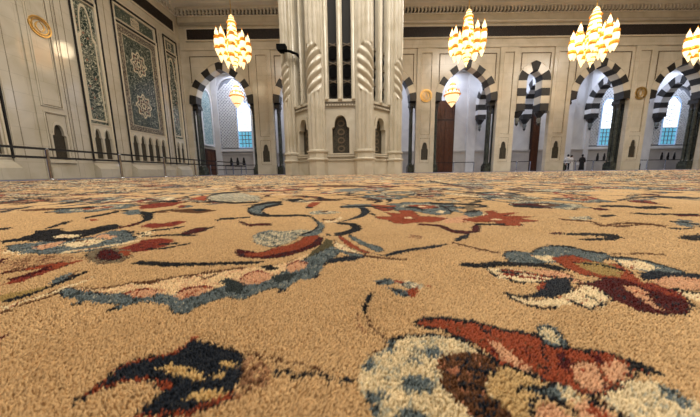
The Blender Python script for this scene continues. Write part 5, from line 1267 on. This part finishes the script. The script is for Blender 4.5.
carpet = np_mesh('carpet', V, loops, starts, tot, cols, yarn_mat('woven wool carpet', True))
tag(carpet, 'huge tan wool carpet with red, navy and grey-blue floral scrolls covering the hall floor', 'carpet')

m = MB(); m.box(-13.4,-10.62,-8,23.6,FZ,0); rn = m.build('walkway_runner', marble('slate blue felt', (92,98,128), (78,84,112), .95, None, 3, 0))
tag(rn, 'slate blue walkway carpet between the tan carpet and the left wall', 'runner')
m = MB(); m.box(-9.5,40,18.5,23.4,FZ,0); rn = m.build('walkway_runner', bpy.data.materials['slate blue felt'])
tag(rn, 'slate blue walkway carpet in front of the back arcade', 'runner')
# standing pile near the viewer: one tuft per knot
def knots(sp, r0, r1):
    n = int(r1*2.4/sp)
    X_,Y_ = np.meshgrid(np.arange(-n,n+1)*sp, np.arange(-20,int(r1/sp/.866)+1)*sp*.866)
    X_ = X_ + (np.arange(X_.shape[0])%2)[:,None]*sp/2
    P_ = np.column_stack([X_.ravel(),Y_.ravel()]); P_ += rng.normal(0,.22*sp,P_.shape)
    d = np.hypot(P_[:,0],P_[:,1]); ang = np.degrees(np.arctan2(P_[:,0],P_[:,1]))
    k = (d>=r0)&(d<r1)&(np.abs(ang)<84)&(P_[:,1]>.03)
    return P_[k], sp
parts = [knots(.0014,.09,.36), knots(.0019,.36,.75), knots(.0034,.75,1.75)]
Vs=[]; Ls=[]; Ts=[]; Cs=[]; off=0
for P_,sp in parts:
    n = len(P_); idx = paint(P_+np.array([.002,.001]), np.full(n,.0007 if sp < .003 else .0012)); col = colour_of(P_, idx, .13)
    rad = sp*.62*(1+rng.normal(0,.12,n)); a0 = rng.uniform(0,2*PI,n); hgt = .0095*(1+rng.normal(0,.055,n))
    sl = .5*np.sin(P_[:,0]*31+P_[:,1]*17)+.5*np.sin(P_[:,1]*43-P_[:,0]*23)
    lx = .0022+.0012*sl+rng.normal(0,.0010,n); ly = .0012+.0010*sl+rng.normal(0,.0010,n)
    rings=[]
    for f,rf in ((0,.8),(.82,.95)):
        for k in range(3):
            a = a0+k*2*PI/3
            rings.append(np.column_stack([P_[:,0]+lx*f*f+rad*rf*np.cos(a), P_[:,1]+ly*f*f+rad*rf*np.sin(a), -.0095+hgt*f]))
    tip = np.column_stack([P_[:,0]+lx, P_[:,1]+ly, -.0095+hgt])
    vv = np.stack(rings+[tip],1)            # n,7,3
    base = off+np.arange(n)[:,None]*7
    q = np.array([[0,1,4,3],[1,2,5,4],[2,0,3,5]]); t3 = np.array([[3,4,6],[4,5,6],[5,3,6]])
    lq = (base[:,:,None]+q[None]).reshape(n,-1); lt = (base[:,:,None]+t3[None]).reshape(n,-1)
    Ls.append(np.concatenate([lq,lt],1).ravel()); Ts.append(np.tile([4,4,4,3,3,3],n)); Vs.append(vv.reshape(-1,3))
    Cs.append(np.repeat(col,7,0)); off += n*7
T_ = np.concatenate(Ts); st_ = np.concatenate([[0],np.cumsum(T_)[:-1]])
pile = np_mesh('pile', np.concatenate(Vs), np.concatenate(Ls), st_, T_, np.concatenate(Cs), yarn_mat('wool pile', False), carpet)
pile['kind'] = 'stuff'
print('pile tufts', off//7)

# ------------------------------------------------------------------ light
def area(name, loc, size, power, col, rot=(0,0,0), sy=None):
    l = bpy.data.lights.new(name,'AREA'); l.energy = power; l.color = col; l.size = size
    if sy: l.shape = 'RECTANGLE'; l.size_y = sy
    o = bpy.data.objects.new(name,l); C.objects.link(o); o.location = loc; o.rotation_euler = rot; return o
WARM = (1,.935,.84)
area('dome_chandelier_light', (1,6.5,14.9), 7, 2250, WARM)
area('ceiling_fill', (-9,11,14.9), 4, 800, WARM); area('ceiling_fill', (14,14,14.9), 5, 1700, WARM); area('ceiling_fill', (28,12,14.9), 5, 1700, WARM)  # added fill panels under the ceiling, no lamps built there
area('rear_fill', (-2,-13.5,8), 14, 350, (.8,.9,1), (PI/2,0,0), 8)  # unseen cool fill behind the camera; the rear wall has no window
for t in CH:
    for dz in (1.9,):
        l = bpy.data.lights.new('chandelier_side_light','POINT'); l.energy = 110; l.color = (1,.8,.52); l.shadow_soft_size = .55  # helper beside each chandelier, placed for its glow on the left wall
        o = bpy.data.objects.new('chandelier_side_light',l); C.objects.link(o); o.location = Vector(t.location)+Vector((-1.7,0,dz))
for u in (-13.3,-5.2,2.7,10.4,17,23,30.2,37):
    p = bwp(u,3.1,11.3); area('aisle_daylight_fill', p, 3.6, 340 if u>0 else 380, (.66,.75,1), (0,0,TILT), 3.2)  # unseen panels added under the vault, standing in for window daylight
w = bpy.data.worlds.new('World'); bpy.context.scene.world = w; w.use_nodes = True
w.node_tree.nodes['Background'].inputs[0].default_value = (.6,.7,.9,1); w.node_tree.nodes['Background'].inputs[1].default_value = .3

# ------------------------------------------------------------------ camera
cd = bpy.data.cameras.new('camera'); cam = bpy.data.objects.new('camera', cd); C.objects.link(cam)
cd.sensor_width = 36; cd.lens = 36*250/700; cd.clip_start = .01; cd.clip_end = 200
cd.dof.use_dof = True; cd.dof.focus_distance = 1.0; cd.dof.aperture_fstop = 7.0
Rv = Vector((0.99943044,0.03130332,-0.0126055)); Uv = Vector((0.00791916,0.14555047,0.98931913)); Fv = Vector((-0.03280371,0.98885548,-0.14521967))
cam.matrix_world = Matrix(((Rv.x,Uv.x,-Fv.x,0),(Rv.y,Uv.y,-Fv.y,0),(Rv.z,Uv.z,-Fv.z,CAMZ),(0,0,0,1)))
sc = bpy.context.scene; sc.camera = cam
sc.view_settings.view_transform = 'Standard'; sc.view_settings.look = 'None'; sc.view_settings.gamma = 1; sc.view_settings.exposure = 0
sc.view_settings.use_curve_mapping = False
sc.cycles.max_bounces = 8
